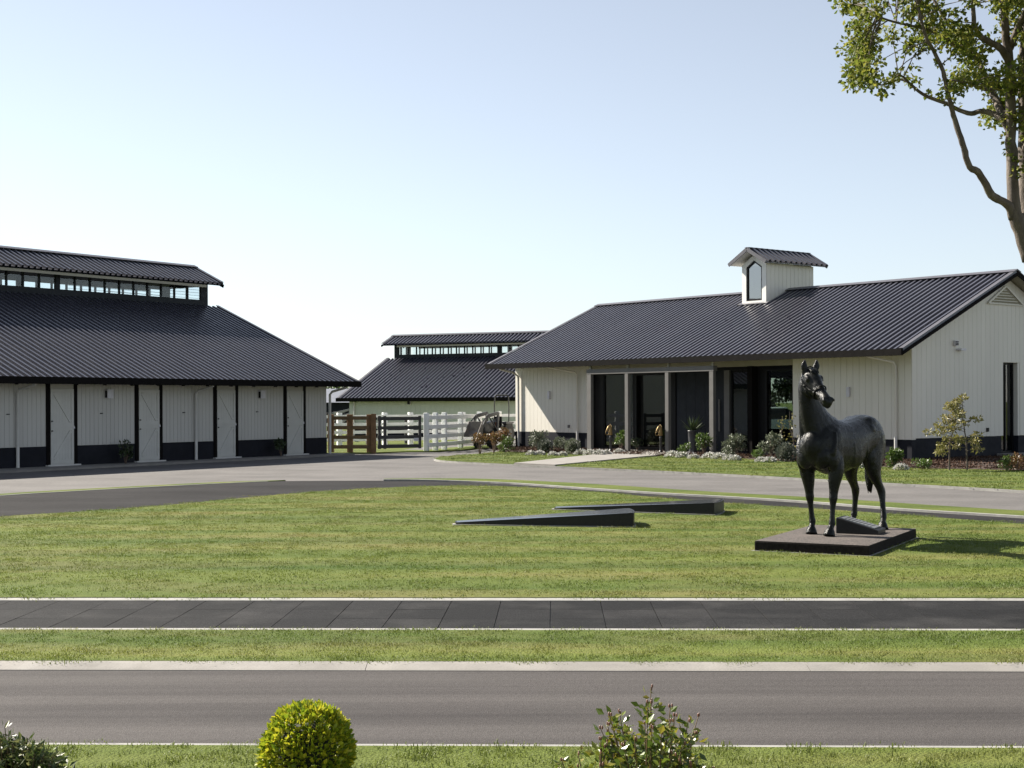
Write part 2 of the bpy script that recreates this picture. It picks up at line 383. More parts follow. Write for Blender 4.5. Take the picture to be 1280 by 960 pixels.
def ribbon(name, pts, wd, z0, z1, mat, kind='structure', parent=None):
    mb = MB(); n = len(pts); L = []
    for i, p in enumerate(pts):
        a = Vector(pts[max(i-1, 0)]); b = Vector(pts[min(i+1, n-1)]); t = (b-a).normalized(); nn = Vector((-t.y, t.x))
        L.append((Vector(p)-nn*wd/2, Vector(p)+nn*wd/2))
    for i in range(n-1):
        a, b, c, d = L[i][0], L[i+1][0], L[i+1][1], L[i][1]
        mb.add([(*a, z0), (*b, z0), (*c, z0), (*d, z0), (*a, z1), (*b, z1), (*c, z1), (*d, z1)],
               [(4, 5, 6, 7), (0, 1, 5, 4), (2, 3, 7, 6)])
    o = mb.build(name, mat, parent)
    if kind: o['kind'] = kind
    return o
RIN, ROUT, SOUT, SOUTL = (smoothline(q) for q in (ring_in, ring_out, strip_out, strip_outL))
def flat(name, poly, z0, z1, mat, kind='structure'):
    o = MB().prism(poly, z0, z1).build(name, mat); o['kind'] = kind; return o
drive_poly = [(-34, 24), (-60, 14), (60, 14), (60, 46), (20, 50), (9, 62), (2, 74), (-2.5, 66), (-4.9, 53.0), (-6.3, 51.0), (-6.9, 49.9), (-24, 27)]
flat('driveway', drive_poly, -.055, -.026, M['drive'])
flat('ring_path', ROUT+RIN[::-1], -.05, -.006, M['darkpath'])
lawn_front = [(XR, 13.10+SL*XR), (XL, 13.10+SL*XL)]
lawn_poly = [p for p in RIN if XL < p[0] < XR]
lawn_poly = [(XL, 13.10+SL*XL), (XL, lawn_poly[0][1])]+lawn_poly+[(XR, 13.10+SL*XR)]
flat('oval_lawn', lawn_poly, -.05, .02, M['turf'])
flat('edge_strip', SOUT+[p for p in ROUT if p[0] >= SOUT[0][0]][::-1], -.05, .022, M['turf2'])
flat('edge_strip', SOUTL+[p for p in ROUT if p[0] <= SOUTL[-1][0]][::-1], -.05, .002, M['turf2'])
ribbon('ring_edging', [p for p in ROUT if p[0] > G(480, 600)[0]], .10, -.05, .03, M['edging'])
ribbon('ring_edging', [p for p in ROUT if p[0] < G(357, 600)[0]], .06, -.05, .004, M['edging'])
# office lawn, bed, entry walk
bed_front = [(622, 566.0), (661, 567.2), (712, 569.0), (760, 569.8), (830, 571.5), (913, 574.6), (993, 579.2), (1060, 583), (1131, 587), (1200, 588.6), (1280, 590.5), (1420, 596)]
lawn2_front = [(544, 574.6), (548, 576.0), (565, 577.6), (600, 579.6), (642, 581.7), (693, 584.0), (790, 588.2), (900, 593.6), (1000, 599.0), (1101, 604.8), (1180, 609.0), (1280, 614.8), (1420, 623)]
BF, LF = smoothline(bed_front, 3), smoothline(lawn2_front, 3)
def sub(line, a, b):
    n = len(line); return line[max(0, a):b]
iL = min(range(len(LF)), key=lambda i: abs(LF[i][0]-G(642, 581.7)[0])); iR = min(range(len(LF)), key=lambda i: abs(LF[i][0]-G(694, 584)[0]))
jL = min(range(len(BF)), key=lambda i: abs(BF[i][0]-G(752, 569.6)[0])); jR = min(range(len(BF)), key=lambda i: abs(BF[i][0]-G(824, 571.2)[0]))
LAWN_A = LF[:iL+1]+BF[:jL+1][::-1]+[G(600, 568.6), G(570, 570.6), G(549, 573.0)]
LAWN_B = LF[iR:]+BF[jR:][::-1]
for q in (LAWN_A, LAWN_B): flat('office_lawn', q, -.05, .045, M['turf2'])
ribbon('lawn_edging', LF, .09, -.05, .03, M['edging'])
# ------------------------------------------------------------------ building frames
sC = np.array(G(408, 568)); sa = R(35.0); su = np.array([math.sin(sa), math.cos(sa)])
oC = np.array(G(1140, 577.3)); ob = R(38.6); ou = np.array([-math.sin(ob), math.cos(ob)]); on_ = np.array([-ou[1], ou[0]])
def OW(x, y, z=0.0): p = oC+ou*x+on_*y; return (p[0], p[1], z)      # office frame -> world
def SW(x, y, z=0.0):
    p = sC-su*x+np.array([su[1], -su[0]])*y; return (p[0], p[1], z)
bed_back = [OW(19.6, .3)[:2], OW(19.0, -.05)[:2], OW(0, -.05)[:2], OW(-.1, -4.5)[:2], OW(-.1, -9)[:2]]
flat('garden_bed', BF+[OW(-8, -8)[:2]]+bed_back[::-1], -.05, .055, M['mulch'])
wl = [G(642.5, 581.8), G(694, 584.1), G(824, 571.2), OW(9.0, 1.35)[:2], OW(9.0, -.1)[:2], OW(13.4, -.1)[:2], OW(13.4, 1.35)[:2], G(752, 569.6)]
flat('entry_walk', wl, -.05, .075, M['concrete'])
flat('stable_apron', [SW(-.6, 0)[:2], SW(-.5, .9)[:2], SW(27, 1.9)[:2], SW(27, 0)[:2]], -.05, .03, M['concrete'])
flat('fence_verge', [(-6.9, 50.9), (-6.45, 51.35), (-5.0, 52.1), (-3.9, 53.1), (-3.0, 53.2), (-2.3, 54.0), (-.9, 57.5), (-.4, 60), (-1.2, 60.4), (-2.6, 57.2), (-3.3, 54.6), (-5.4, 55.2), (-9.0, 57)], -.05, .02, M['turf2'])

# ------------------------------------------------------------------ roofs and cladding
def rib_mesh(pitch, ln):
    """one pitch of ribbed roof sheet: pan and trapezoid rib, running along +y from 0 to ln"""
    pr = [(0, 0), (pitch*.55, 0), (pitch*.575, .075), (pitch*.905, .075), (pitch*.93, 0), (pitch, 0)]
    mb = MB(); n = len(pr)
    mb.add([(x, 0, z) for x, z in pr]+[(x, ln, z) for x, z in pr], [(i, i+1, n+i+1, n+i) for i in range(n-1)])
    return mb.mesh('roof_sheet', M['roof'])
def roof_slope(roof, x0, x1, ye, ze, yt, zt, flip=1, pitch=.24):
    """ribbed sheets from the eave (ye, ze) to the top (yt, zt)"""
    ln = math.hypot(yt-ye, zt-ze); me = rib_mesh(pitch, ln); n = int(round((x1-x0)/pitch))
    dr = Vector((0, yt-ye, zt-ze)).normalized()
    ax = Vector((1, 0, 0))*(-1 if dr.y < 0 else 1); nn = ax.cross(dr)
    mw = Matrix((ax, dr, nn)).transposed()
    for i in range(n):
        xa = x0+(x1-x0)*(i if ax.x > 0 else i+1)/n
        o = link('roof_sheet', me, roof, (xa, ye, ze)); o.rotation_euler = mw.to_euler(); o.scale = ((x1-x0)/n/pitch, 1, 1)
def gable_roof(bld, x0, x1, ye, yr, ze, zr, soff=.04, ridge=True, barge=.10, gutter=True, top=None, soffit_mat=None):
    """symmetrical gable roof: front eave ye, ridge yr; top=(y, z) stops each slope below a monitor"""
    drop = .085 if gutter else 0.0; zg = ze; ze, zr = ze-drop, zr-drop
    yb = 2*yr-ye; yt, zt = (top[0], top[1]-drop) if top else (yr, zr)
    rf = empty('roof', parent=bld)
    roof_slope(rf, x0, x1, ye, ze, yt, zt); roof_slope(rf, x0, x1, yb, ze, 2*yr-yt, zt)
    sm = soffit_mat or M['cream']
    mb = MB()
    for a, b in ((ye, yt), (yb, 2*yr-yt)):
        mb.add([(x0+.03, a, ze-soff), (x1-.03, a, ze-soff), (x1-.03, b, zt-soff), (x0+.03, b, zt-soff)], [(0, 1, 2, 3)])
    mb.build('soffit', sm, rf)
    for xx, s in ((x0, -1), (x1, 1)):
        for a, b in ((ye, yt), (yb, 2*yr-yt)):
            MB().beam((xx+s*.012, a, ze-barge/2), (xx+s*.012, b, zt-barge/2), .03, barge).build('barge_board', M['dark'], rf)
            MB().beam((xx-s*.06, a, ze+.098), (xx-s*.06, b, zt+.092), .15, .02).build('verge_flashing', M['flash'], rf)
    if ridge:
        mb = MB(); mb.beam((x0-.02, yr+.1, zr+.07), (x1+.02, yr+.1, zr+.075), .24, .02, (0, .4, 1)); mb.beam((x0-.02, yr-.1, zr+.07), (x1+.02, yr-.1, zr+.07), .22, .02, (0, -.4, 1))
        mb.build('ridge_cap', M['flash'], rf)
    if gutter:
        s = 1 if ye > yr else -1
        for a, q in ((ye, s), (yb, -s)):
            bxb('gutter', x0-.02, x1+.02, min(a+.005*q, a+.10*q), max(a+.005*q, a+.10*q), zg-.20, zg, M['dark'], rf)
    return rf
def boards(wall, x0, x1, z0, z1, y, mat, pitch=.19, thick=.012, gap=.004):
    n = max(1, int(round((x1-x0)/pitch))); p = (x1-x0)/n
    for i in range(n): bx('board', x0+i*p+gap, x0+(i+1)*p-gap, y, y+thick, z0, z1, mat, wall)
def pipe(bld, pts, r=.05, mat='white_trim', foot=None):
    o = MB().tube(pts, r, 10).build('downpipe', M[mat], bld); smooth_by_angle(o, 50)
    if foot: MB().tube([(*foot[:2], foot[2]), (*foot[:2], foot[3])], r*1.35, 10).build('pipe_shoe', M['white_trim'], o)
    return o
def monitor(bld, x0, x1, yf, yb, zb, zg0, zg1, ye, ze, yr, zr, bay, pane, rx0, rx1, endpost=.35, postw=.18):
    """clerestory: glazed walls front and back under a small gable roof"""
    cl = empty('clerestory', parent=bld)
    gm = []
    for y in (yf, yb):
        s = 1 if y == yf else -1
        d0, d1 = (y-.10, y) if s > 0 else (y, y+.10)
        bx('sill_beam', x0, x1, d0, d1, zb-.25, zg0, M['mon'], cl)
        bx('head_beam', x0, x1, d0, d1, zg1, ze+.02, M['mon'], cl)
        yy = ye if s > 0 else 2*yr-ye
        bx('cream_fascia', x0+.5, x1-.5, yy-.03*s, yy-.06*s, ze-.15, ze-.055, M['cream'], cl)
        bx('end_post', x0, x0+endpost, d0, d1, zg0, zg1, M['mon'], cl); bx('end_post', x1-endpost, x1, d0, d1, zg0, zg1, M['mon'], cl)
        xx = x0+endpost; k = 0
        while xx < x1-endpost-.1:
            nb = min(bay, int((x1-endpost-xx)/pane+.01))
            for i in range(nb):
                bx('window_pane', xx+i*pane+.03, xx+(i+1)*pane-.03, y-.052*s, y-.046*s, zg0, zg1, M['glass'], cl)
                if i < nb-1: bx('mullion', xx+(i+1)*pane-.03, xx+(i+1)*pane+.03, d0+.02, d1-.01, zg0, zg1, M['mon'], cl)
                if k == 0:                        # louvre blades in the panes next to the end
                    mb = MB()
                    if i < 7:
                        for q in range(5):
                            zz = zg0+(zg1-zg0)*(q+.5)/5; mb.box(xx+i*pane+.03, xx+(i+1)*pane-.03, y-.075*s-.02, y-.075*s+.02, zz-.004, zz+.004)
                        mb.build('louvre', M['mon'], cl)
            xx += nb*pane
            if xx < x1-endpost-.3: bx('bay_post', xx, xx+postw, d0, d1+.004, zg0, zg1, M['mon'], cl); xx += postw
            else: break
            k += 1
    for xx, s in ((x0, 1), (x1, -1)):             # end walls
        ymid = (yf+yb)/2
        xa, xb = min(xx, xx+.09*s), max(xx, xx+.09*s)
        bx('sill_beam', xa, xb, yb+.1, yf-.1, zb-.3, zg0, M['mon'], cl)
        sec = [(yf-.1, zg1), (yb+.1, zg1), (yb+.1, ze), (ymid, ze+(zr-ze)*(yf-ymid)/(ye-ymid)-.05), (yf-.1, ze)]
        MB().add([(xa, *q) for q in sec]+[(xb, *q) for q in sec], [tuple(range(5)), tuple(range(5, 10))[::-1]]+[(i, 5+i, 5+(i+1) % 5, (i+1) % 5) for i in range(5)]).build('end_wall', M['mon'], cl)
        bx('mullion', xa, xb, ymid-.04, ymid+.04, zg0, zg1, M['mon'], cl)
        bx('window_pane', (xa+xb)/2-.004, (xa+xb)/2+.004, ymid+.04, yf-.1, zg0, zg1, M['glass'], cl); bx('window_pane', (xa+xb)/2-.004, (xa+xb)/2+.004, yb+.1, ymid-.04, zg0, zg1, M['glass'], cl)
    gable_roof(cl, rx0, rx1, ye, yr, ze, zr, gutter=False, barge=.12, soff=.05, soffit_mat=M['mon'])
    return cl

# ------------------------------------------------------------------ stable block (left)
st = empty('stable_building', (sC[0], sC[1], 0), math.atan2(-su[1], -su[0]), 'long white stable block with stable doors and glazed roof lantern', 'stable')
SLEN, SD = 26.3, 14.6
gable_roof(st, -.74, SLEN+.74, .9, -7.3, 2.58, 2.58+.42*8.2, top=(-6.2, 2.58+.42*7.1), ridge=False)
monitor(st, -.2, SLEN+.2, -6.2, -8.4, 5.58, 5.74, 6.27, -5.7, 6.33, -7.3, 7.05, 10, .64, -.52, SLEN+.52, .35, .18)
wallf = bxb('front_wall', 0, SLEN, -.2, 0, .60, 2.88, M['white'], st)
pln = bxb('plinth', -.01, SLEN+.01, -.19, .018, 0, .60, M['plinth'], st)
bxb('back_wall', 0, SLEN, -SD, -SD+.2, 0, 2.88, M['white'], st)
for xx in (0.0, SLEN-.2):
    zz = 2.58+.42*.9-.1
    MB().add([(xx, -.2, 0), (xx, -SD+.2, 0), (xx, -SD+.2, zz), (xx, -8.4, 5.4), (xx, -6.2, 5.4), (xx, -.2, zz),
              (xx+.2, -.2, 0), (xx+.2, -SD+.2, 0), (xx+.2, -SD+.2, zz), (xx+.2, -8.4, 5.4), (xx+.2, -6.2, 5.4), (xx+.2, -.2, zz)],
             [(0, 1, 2, 3, 4, 5), (11, 10, 9, 8, 7, 6)]+[(i, 6+i, 6+(i+1) % 6, (i+1) % 6) for i in range(6)]).build('gable_wall', M['white'], st)
def stable_door(xa, xb):
    d = bxb('stable_door', xa, xb, 0, .035, .07, 2.26, M['white_door'], st)
    wd = xb-xa
    for z0, z1, up in ((.10, 1.14, True), (1.18, 2.25, False)):
        for a, b in ((xa+.01, xa+.10), (xb-.10, xb-.01)): bx('door_stile', a, b, .035, .055, z0, z1, M['white_door'], d)
        for a, b in ((z0, z0+.10), (z1-.09, z1)): bx('door_rail', xa+.10, xb-.10, .035, .055, a, b, M['white_door'], d)
        nb = 6
        for i in range(nb): bx('door_board', xa+.10+(wd-.2)*i/nb+.0012, xa+.10+(wd-.2)*(i+1)/nb-.0012, .034, .038, z0+.10, z1-.09, M['white_door'], d)
        p0, p1 = ((xa+.12, .047, z1-.11), (xb-.12, .047, z0+.12)) if up else ((xb-.12, .047, z1-.11), (xa+.12, .047, z0+.12))
        MB().beam(p0, p1, .024, .085).build('brace', M['white_door'], d)
    bx('split_rail', xa, xb, .036, .07, 1.135, 1.185, M['white_door'], d)
    for zz in (1.30, 1.02): bx('bolt', xb-.07, xb-.02, .055, .075, zz, zz+.04, M['iron'], d)
    bx('bolt', xa-.01, xa+.04, .055, .075, 1.10, 1.15, M['lightgrey'], d)
    bx('threshold', xa-.16, xb+.16, 0.02, .16, .02, .07, M['white_trim'], st)
    for a, b in ((xa-.125, xa-.0), (xb+.0, xb+.125)): bx('door_post', a, b, .0, .045, .03, 2.86, M['dark'], st)
    bx('door_head', xa, xb, 0, .03, 2.27, 2.86, M['white'], st)
xs = []
for k in range(8):
    xa = 1.21+3.22*k; stable_door(xa, xa+.82); xs.append((xa, xa+.82))
segs = [(0.0, xs[0][0]-.14)]+[(xs[i][1]+.15, xs[i+1][0]-.14) for i in range(7)]+[(xs[7][1]+.15, SLEN)]
for a, b in segs:
    if b-a > .2:
        boards(wallf, a+.004, b-.004, .605, 2.86, .003, M['white'], .15)
        if b-a > 1.5:
            mx = (a+b)/2; bx('wall_hook', mx+.15, mx+.24, .025, .05, 1.52, 1.55, M['iron'], st)
for xp in (6.19, 12.82, 19.4):
    pipe(st, [(xp, .09, .03), (xp, .09, 2.12), (xp-.0, .18, 2.22), (xp-.02, .86, 2.37)], .036, 'white_trim', (xp, .09, .03, .62))
pipe(st, [(-.10, .09, .03), (-.10, .09, 2.12), (-.10, .2, 2.22), (-.10, .86, 2.36)], .045)
for xl in (3.24, 9.61, 16.1):
    o = bxb('wall_light', xl-.11, xl+.11, .02, .13, 1.98, 2.23, M['lightgrey'], st); bx('light_lens', xl+.10, xl+.118, .03, .12, 2.0, 2.21, M['black'], o); bx('light_hood', xl-.115, xl+.115, .02, .14, 2.23, 2.25, M['lightgrey'], o)
for i in range(27): bx('gutter_bracket', .4+i*1.0, .43+i*1.0, .80, .93, 2.355, 2.382, M['dark'], st)

# ------------------------------------------------------------------ office building (right)
of = empty('office_building', (oC[0], oC[1], 0), math.atan2(ou[1], ou[0]), 'white weatherboard office with dark glazed entrance and small roof dormer', 'building')
OL, OD, OSL = 18.83, 9.8, .438
OE, OZE = 1.05, 3.34
OZR = OZE+OSL*(4.9+OE)
rf = gable_roof(of, -.45, OL+.5, OE, -4.9, OZE, OZR, soff=.04, barge=.09)
def oroof(y): return OZE+OSL*(OE-y) if y > -4.9 else OZE+OSL*(OE+9.8+y)
fw = bxb('front_wall', 14.42, OL, -.2, 0, .65, 3.36, M['white2'], of); boards(fw, 14.45, OL, .66, 3.36, .002, M['white2'], .235)
fw2 = bxb('front_wall', 0, 4.55, -.2, 0, .65, 3.36, M['white2'], of); boards(fw2, 0, 4.53, .66, 3.36, .002, M['white2'], .235)
bxb('plinth', 14.41, OL+.01, -.21, .016, 0, .652, M['plinth'], of); bxb('plinth', -.01, 4.56, -.21, .016, 0, .652, M['plinth'], of)
bxb('header', 4.55, 14.42, -.2, .004, 2.99, 3.36, M['cream'], of)
# entrance glazing, set back
y0 = -.30
def framed(name, xa, xb, z0, z1, y, mat, glass, fw=.06, parent=of):
    fr = MB().box(xa, xa+fw, y-.05, y+.05, z0, z1).box(xb-fw, xb, y-.05, y+.05, z0, z1).box(xa+fw, xb-fw, y-.048, y+.048, z0, z0+fw).box(xa+fw, xb-fw, y-.048, y+.048, z1-fw, z1).build(name, mat, parent)
    bx('pane', xa+fw, xb-fw, y-.004, y+.004, z0+fw, z1-fw, glass, fr); return fr
for a, b in ((14.40, 13.9), ):
    bx('jamb_panel', b, a, y0-.06, y0+.06, .09, 2.99, M['black'], of)
framed('glazed_panel', 12.25, 13.9, .09, 2.88, y0, M['black'], M['tint'])
framed('glazed_panel', 10.55, 12.22, .09, 2.88, y0, M['black'], M['tint'], .10)
bx('jamb_panel', 10.10, 10.52, y0-.06, y0+.06, .09, 2.88, M['black'], of)
dr = bxb('entrance_door', 7.75, 10.08, y0-.06, y0+.02, .09, 2.88, M['doorgrey'], of)
for i in range(5): bx('door_plank', 7.78+.455*i, 7.78+.455*(i+1)-.010, y0+.02, y0+.035, .12, 2.85, M['doorgrey'], dr)
bx('pull_handle', 7.95, 8.0, y0+.06, y0+.10, .8, 1.9, M['portal'], dr)
bx('jamb_panel', 7.50, 7.74, y0-.06, y0+.10, .09, 2.88, M['portal'], of)
framed('glazed_panel', 6.46, 7.48, .09, 2.88, y0, M['black'], M['tint'])
bx('column', 6.255, 6.46, -.37, .05, .05, 2.99, M['dark'], of)
bx('jamb_panel', 5.78, 6.26, y0-.06, y0+.06, .09, 2.99, M['black'], of)
framed('corner_window', 4.56, 5.78, .09, 2.88, -.12, M['black'], glass_mat('corner_glass', (.50, .56, .52), 0, 1.4))
bx('transom', 4.6, 14.4, y0-.06, y0+.09, 2.882, 2.992, M['black'], of)
# steel portal in front of the doors
pt = empty('entrance_portal', parent=of)
for a, b in ((13.17, 13.38), (11.20, 11.36), (9.18, 9.34), (7.08, 7.26)): bx('portal_post', a, b, .90, 1.03, .075, 2.835, M['portal'], pt)
bx('portal_beam', 7.06, 13.40, .855, 1.035, 2.835, 3.01, M['portal'], pt)
for a in (13.27, 11.27, 9.25, 7.17): bx('portal_stub', a-.04, a+.04, .9, .98, 3.01, 3.17, M['cream'], pt)
# interior
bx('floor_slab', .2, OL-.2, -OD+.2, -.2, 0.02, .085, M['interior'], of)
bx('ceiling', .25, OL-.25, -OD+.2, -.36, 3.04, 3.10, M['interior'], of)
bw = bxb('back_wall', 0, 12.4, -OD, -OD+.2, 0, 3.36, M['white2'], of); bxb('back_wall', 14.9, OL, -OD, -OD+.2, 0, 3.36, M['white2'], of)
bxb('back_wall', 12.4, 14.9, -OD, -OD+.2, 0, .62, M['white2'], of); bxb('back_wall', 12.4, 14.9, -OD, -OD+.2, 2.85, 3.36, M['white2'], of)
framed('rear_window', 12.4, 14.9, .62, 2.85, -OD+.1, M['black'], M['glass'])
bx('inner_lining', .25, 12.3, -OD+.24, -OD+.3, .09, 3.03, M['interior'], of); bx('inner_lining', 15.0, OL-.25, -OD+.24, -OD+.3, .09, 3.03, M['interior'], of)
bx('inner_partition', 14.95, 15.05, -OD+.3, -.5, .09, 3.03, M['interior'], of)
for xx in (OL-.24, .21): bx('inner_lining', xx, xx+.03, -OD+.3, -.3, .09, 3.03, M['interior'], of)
# gables
def gpiece(mb, xa, xb, ya, yb, z0, z1=None):
    """slab between y = ya > yb, top follows the roof (or stops at z1)"""
    ys = [ya]+([-4.9] if ya > -4.9 > yb else [])+[yb]
    tz = [(oroof(y)-.16 if z1 is None else z1) for y in ys]; n = len(ys)
    sec = [(y, z0) for y in ys]+[(y, z) for y, z in zip(ys[::-1], tz[::-1])]; m = len(sec)
    return mb.add([(xa, y, z) for y, z in sec]+[(xb, y, z) for y, z in sec], [tuple(range(m)), tuple(range(m, 2*m))[::-1]]+[(i, m+i, m+(i+1) % m, (i+1) % m) for i in range(m)])
gw = MB()
gpiece(gw, 0, .2, -.2, -4.67, .69); gpiece(gw, 0, .2, -4.672, -5.62, 3.03); gpiece(gw, 0, .2, -5.622, -OD, .69)
gwo = gw.build('gable_wall', M['white2'], of)
mb = MB(); gpiece(mb, -.012, .2, -.2, -4.67, 0, .69); gpiece(mb, -.012, .2, -5.622, -OD, 0, .69); mb.build('plinth', M['plinth'], of)
nb = 41; bp = OD/nb
for i in range(nb):
    ya, yb = -i*bp-.0035, -(i+1)*bp+.0035
    z0 = .70
    if ya < -4.55 and yb > -5.75: z0 = 3.04
    gpiece(MB(), -.014, -.001, ya, yb, z0).build('board', M['white2'], gwo)
lw = MB(); gpiece(lw, OL-.2, OL, -.2, -OD, 0); lwo = lw.build('gable_wall', M['white2'], of)
gd = MB().box(.15, .24, -4.73, -4.67, .1, 3.03).box(.15, .24, -5.62, -5.56, .1, 3.03).box(.152, .238, -5.56, -4.73, 2.97, 3.03).box(.152, .238, -5.56, -4.73, .1, .2).box(.152, .238, -5.2, -5.14, .2, 2.97).build('side_door', M['black'], of)
bx('pane', .19, .198, -5.56, -4.73, .2, 2.97, M['tint'], gd)
bx('door_step', -.5, -.02, -5.9, -4.4, .03, .14, M['concrete'], of)
lv = MB().beam((-.05, -3.93, 4.90), (-.05, -4.9, 5.46), .06, .06).beam((-.05, -5.87, 4.90), (-.05, -4.9, 5.46), .06, .06).beam((-.05, -3.9, 4.88), (-.05, -5.9, 4.88), .05, .03).build('gable_vent', M['white2'], of)
for i in range(6):
    zz = 4.95+i*.085; hw = (5.46-zz)/.56*.97-.03
    MB().beam((-.045, -4.9+hw, zz), (-.045, -4.9-hw, zz), .05, .012, (1, 0, .8)).build('vent_slat', M['cream'], lv)
o = bxb('vent_box', -.10, -.02, -2.24, -2.08, 3.50, 3.66, M['lightgrey'], of)
for i in range(3): bx('vent_slat', -.115, -.10, -2.23, -2.09, 3.52+i*.045, 3.545+i*.045, M['dark'], o)
o = bxb('wall_light', -.20, -.02, -2.50, -2.25, 3.36, 3.42, M['lightgrey'], of)
bx('socket', -.06, -.02, -3.93, -3.83, .84, .96, M['black'], of)
for x_ in (0.9, 2.2, 3.5, 4.8):                 # small rafter blocks under the verge
    bx('rafter_block', -.40, -.02, -x_-.04, -x_+.04, oroof(-x_)-.20, oroof(-x_)-.09, M['white_trim2'], of)
pipe(of, [(14.99, .09, .05), (14.99, .09, 2.85), (14.99, .2, 2.95), (15.6, 1.0, 3.14)], .036, 'white2', (14.99, .09, .05, .72))
pipe(of, [(.51, .09, .05), (.51, .09, 2.85), (.51, .2, 2.97), (.9, 1.0, 3.15)], .036, 'white2', (.51, .09, .05, .75))
pipe(of, [(18.55, .09, .05), (18.55, .09, 2.85), (18.6, .3, 3.0), (18.6, 1.0, 3.14)], .045)
for xl in (16.69, 2.29): o = bxb('wall_light', xl-.05, xl+.05, .025, .10, 1.95, 2.25, M['lightgrey'], of)
bx('socket', 15.5, 15.6, .025, .06, .84, .95, M['portal'], of)
# dormer
dm = empty('dormer', parent=of)
def dwall(mb, xa, xb):
    ys = [-3.7, -4.9, -6.3]
    sec = [(y, oroof(y)-.14) for y in ys]+[(-6.3, 6.84), (-3.7, 6.84)]; m = 5
    return mb.add([(xa, y, z) for y, z in sec]+[(xb, y, z) for y, z in sec], [tuple(range(m)), tuple(range(m, 2*m))[::-1]]+[(i, m+i, m+(i+1) % m, (i+1) % m) for i in range(m)])
for xa, xb, xo in ((8.9, 9.0, 8.879), (9.96, 10.06, 10.06)):
    wlm = dwall(MB(), xa, xb).build('dormer_wall', M['white2'], dm)
    n = 12
    for i in range(n):
        ya = -3.7-2.6*i/n-.005; yb = -3.7-2.6*(i+1)/n+.005
        sec = [(ya, oroof(ya)-.09), (yb, oroof(yb)-.09), (yb, 6.835), (ya, 6.835)]
        MB().add([(xo, y, z) for y, z in sec]+[(xo+.02, y, z) for y, z in sec], [(0, 1, 2, 3), (7, 6, 5, 4), (0, 4, 5, 1), (1, 5, 6, 2), (2, 6, 7, 3), (3, 7, 4, 0)]).build('board', M['white2'], wlm)
def front(mb, yv, th, pts_out, pts_in):
    """flat ring between two outlines, thickness th towards -y"""
    n = len(pts_out); vs_ = [(x, yv, z) for x, z in pts_out]+[(x, yv, z) for x, z in pts_in]+[(x, yv-th, z) for x, z in pts_out]+[(x, yv-th, z) for x, z in pts_in]
    f = []
    for i in range(n):
        j = (i+1) % n; f += [(i, j, n+j, n+i), (2*n+i, 3*n+i, 3*n+j, 2*n+j), (i, 2*n+i, 2*n+j, j), (n+i, n+j, 3*n+j, 3*n+i)]
    return mb.add(vs_, f)
zb_ = oroof(-3.7)-.14
OUT = [(8.9, zb_), (10.06, zb_), (10.06, 6.82), (9.48, 7.18), (8.9, 6.82)]
WIN = [(9.10, 5.50), (9.86, 5.50), (9.86, 6.74), (9.48, 6.98), (9.10, 6.74)]
GL = [(9.17, 5.57), (9.79, 5.57), (9.79, 6.70), (9.48, 6.90), (9.17, 6.70)]
front(MB(), -3.68, .06, OUT, WIN).build('dormer_front', M['white_trim2'], dm)
wf = front(MB(), -3.72, .06, WIN, GL).build('dormer_window', M['black'], dm)
MB().add([(x, -3.75, z) for x, z in GL], [(0, 1, 2, 3, 4)]).build('pane', glass_mat('dormer_glass', (.3, .33, .36), 0, 4.0), wf)
front(MB(), -6.24, .06, OUT, [(9.47, 6.2), (9.49, 6.2), (9.49, 6.3), (9.48, 6.32), (9.47, 6.3)]).build('dormer_back', M['white2'], dm)
bx('dormer_floor', 9.0, 9.96, -6.2, -3.8, 5.9, 5.95, M['interior'], dm)
MB().beam((8.75, -3.62, oroof(-3.62)+.015), (10.2, -3.62, oroof(-3.62)+.015), .16, .02, (0, .438, 1)).build('apron_flashing', M['flash'], dm)
dr2 = empty('dormer_roof', (9.48, 0, 0), parent=dm)      # ridge along y
def cross_roof(root):
    pitch = .30; n = 12; ya, yb = -6.75, -3.30; p = (yb-ya)/n
    hw, zr, ze = .90, 7.38, 6.86; ln = math.hypot(hw, zr-ze); me = rib_mesh(p, ln)
    for s in (-1, 1):
        drv = Vector((-s*hw, 0, zr-ze)).normalized(); ax = Vector((0, s*1.0, 0)); ax = ax if ax.cross(drv).z > 0 else -ax
        mw = Matrix((ax, drv, ax.cross(drv))).transposed()
        for i in range(n):
            yy = ya+p*i if ax.y > 0 else ya+p*(i+1)
            o = link('roof_sheet', me, root, (s*hw, yy, ze)); o.rotation_euler = mw.to_euler()
        MB().add([(s*(hw-.02), ya+.02, ze-.04), (s*(hw-.02), yb-.02, ze-.04), (0, yb-.02, zr-.04), (0, ya+.02, zr-.04)], [(0, 1, 2, 3)]).build('soffit', M['white_trim2'], root)
        for yv in (ya, yb):
            MB().beam((s*hw, yv, ze-.02), (0, yv, zr-.02), .03, .13).build('barge_board', M['flash'], root)
    MB().beam((0, ya, zr+.04), (0, yb, zr+.04), .2, .02).build('ridge_cap', M['flash'], root)
cross_roof(dr2)

# ------------------------------------------------------------------ far barn
bC = (-8.894, 78.244); bu = (math.cos(R(26)), -math.sin(R(26)))
ba = empty('barn_building', (bC[0], bC[1], 0), R(-26)+math.pi, 'pale green shaded barn with dark roof and glazed lantern behind the fences', 'barn')
BL = 13.6
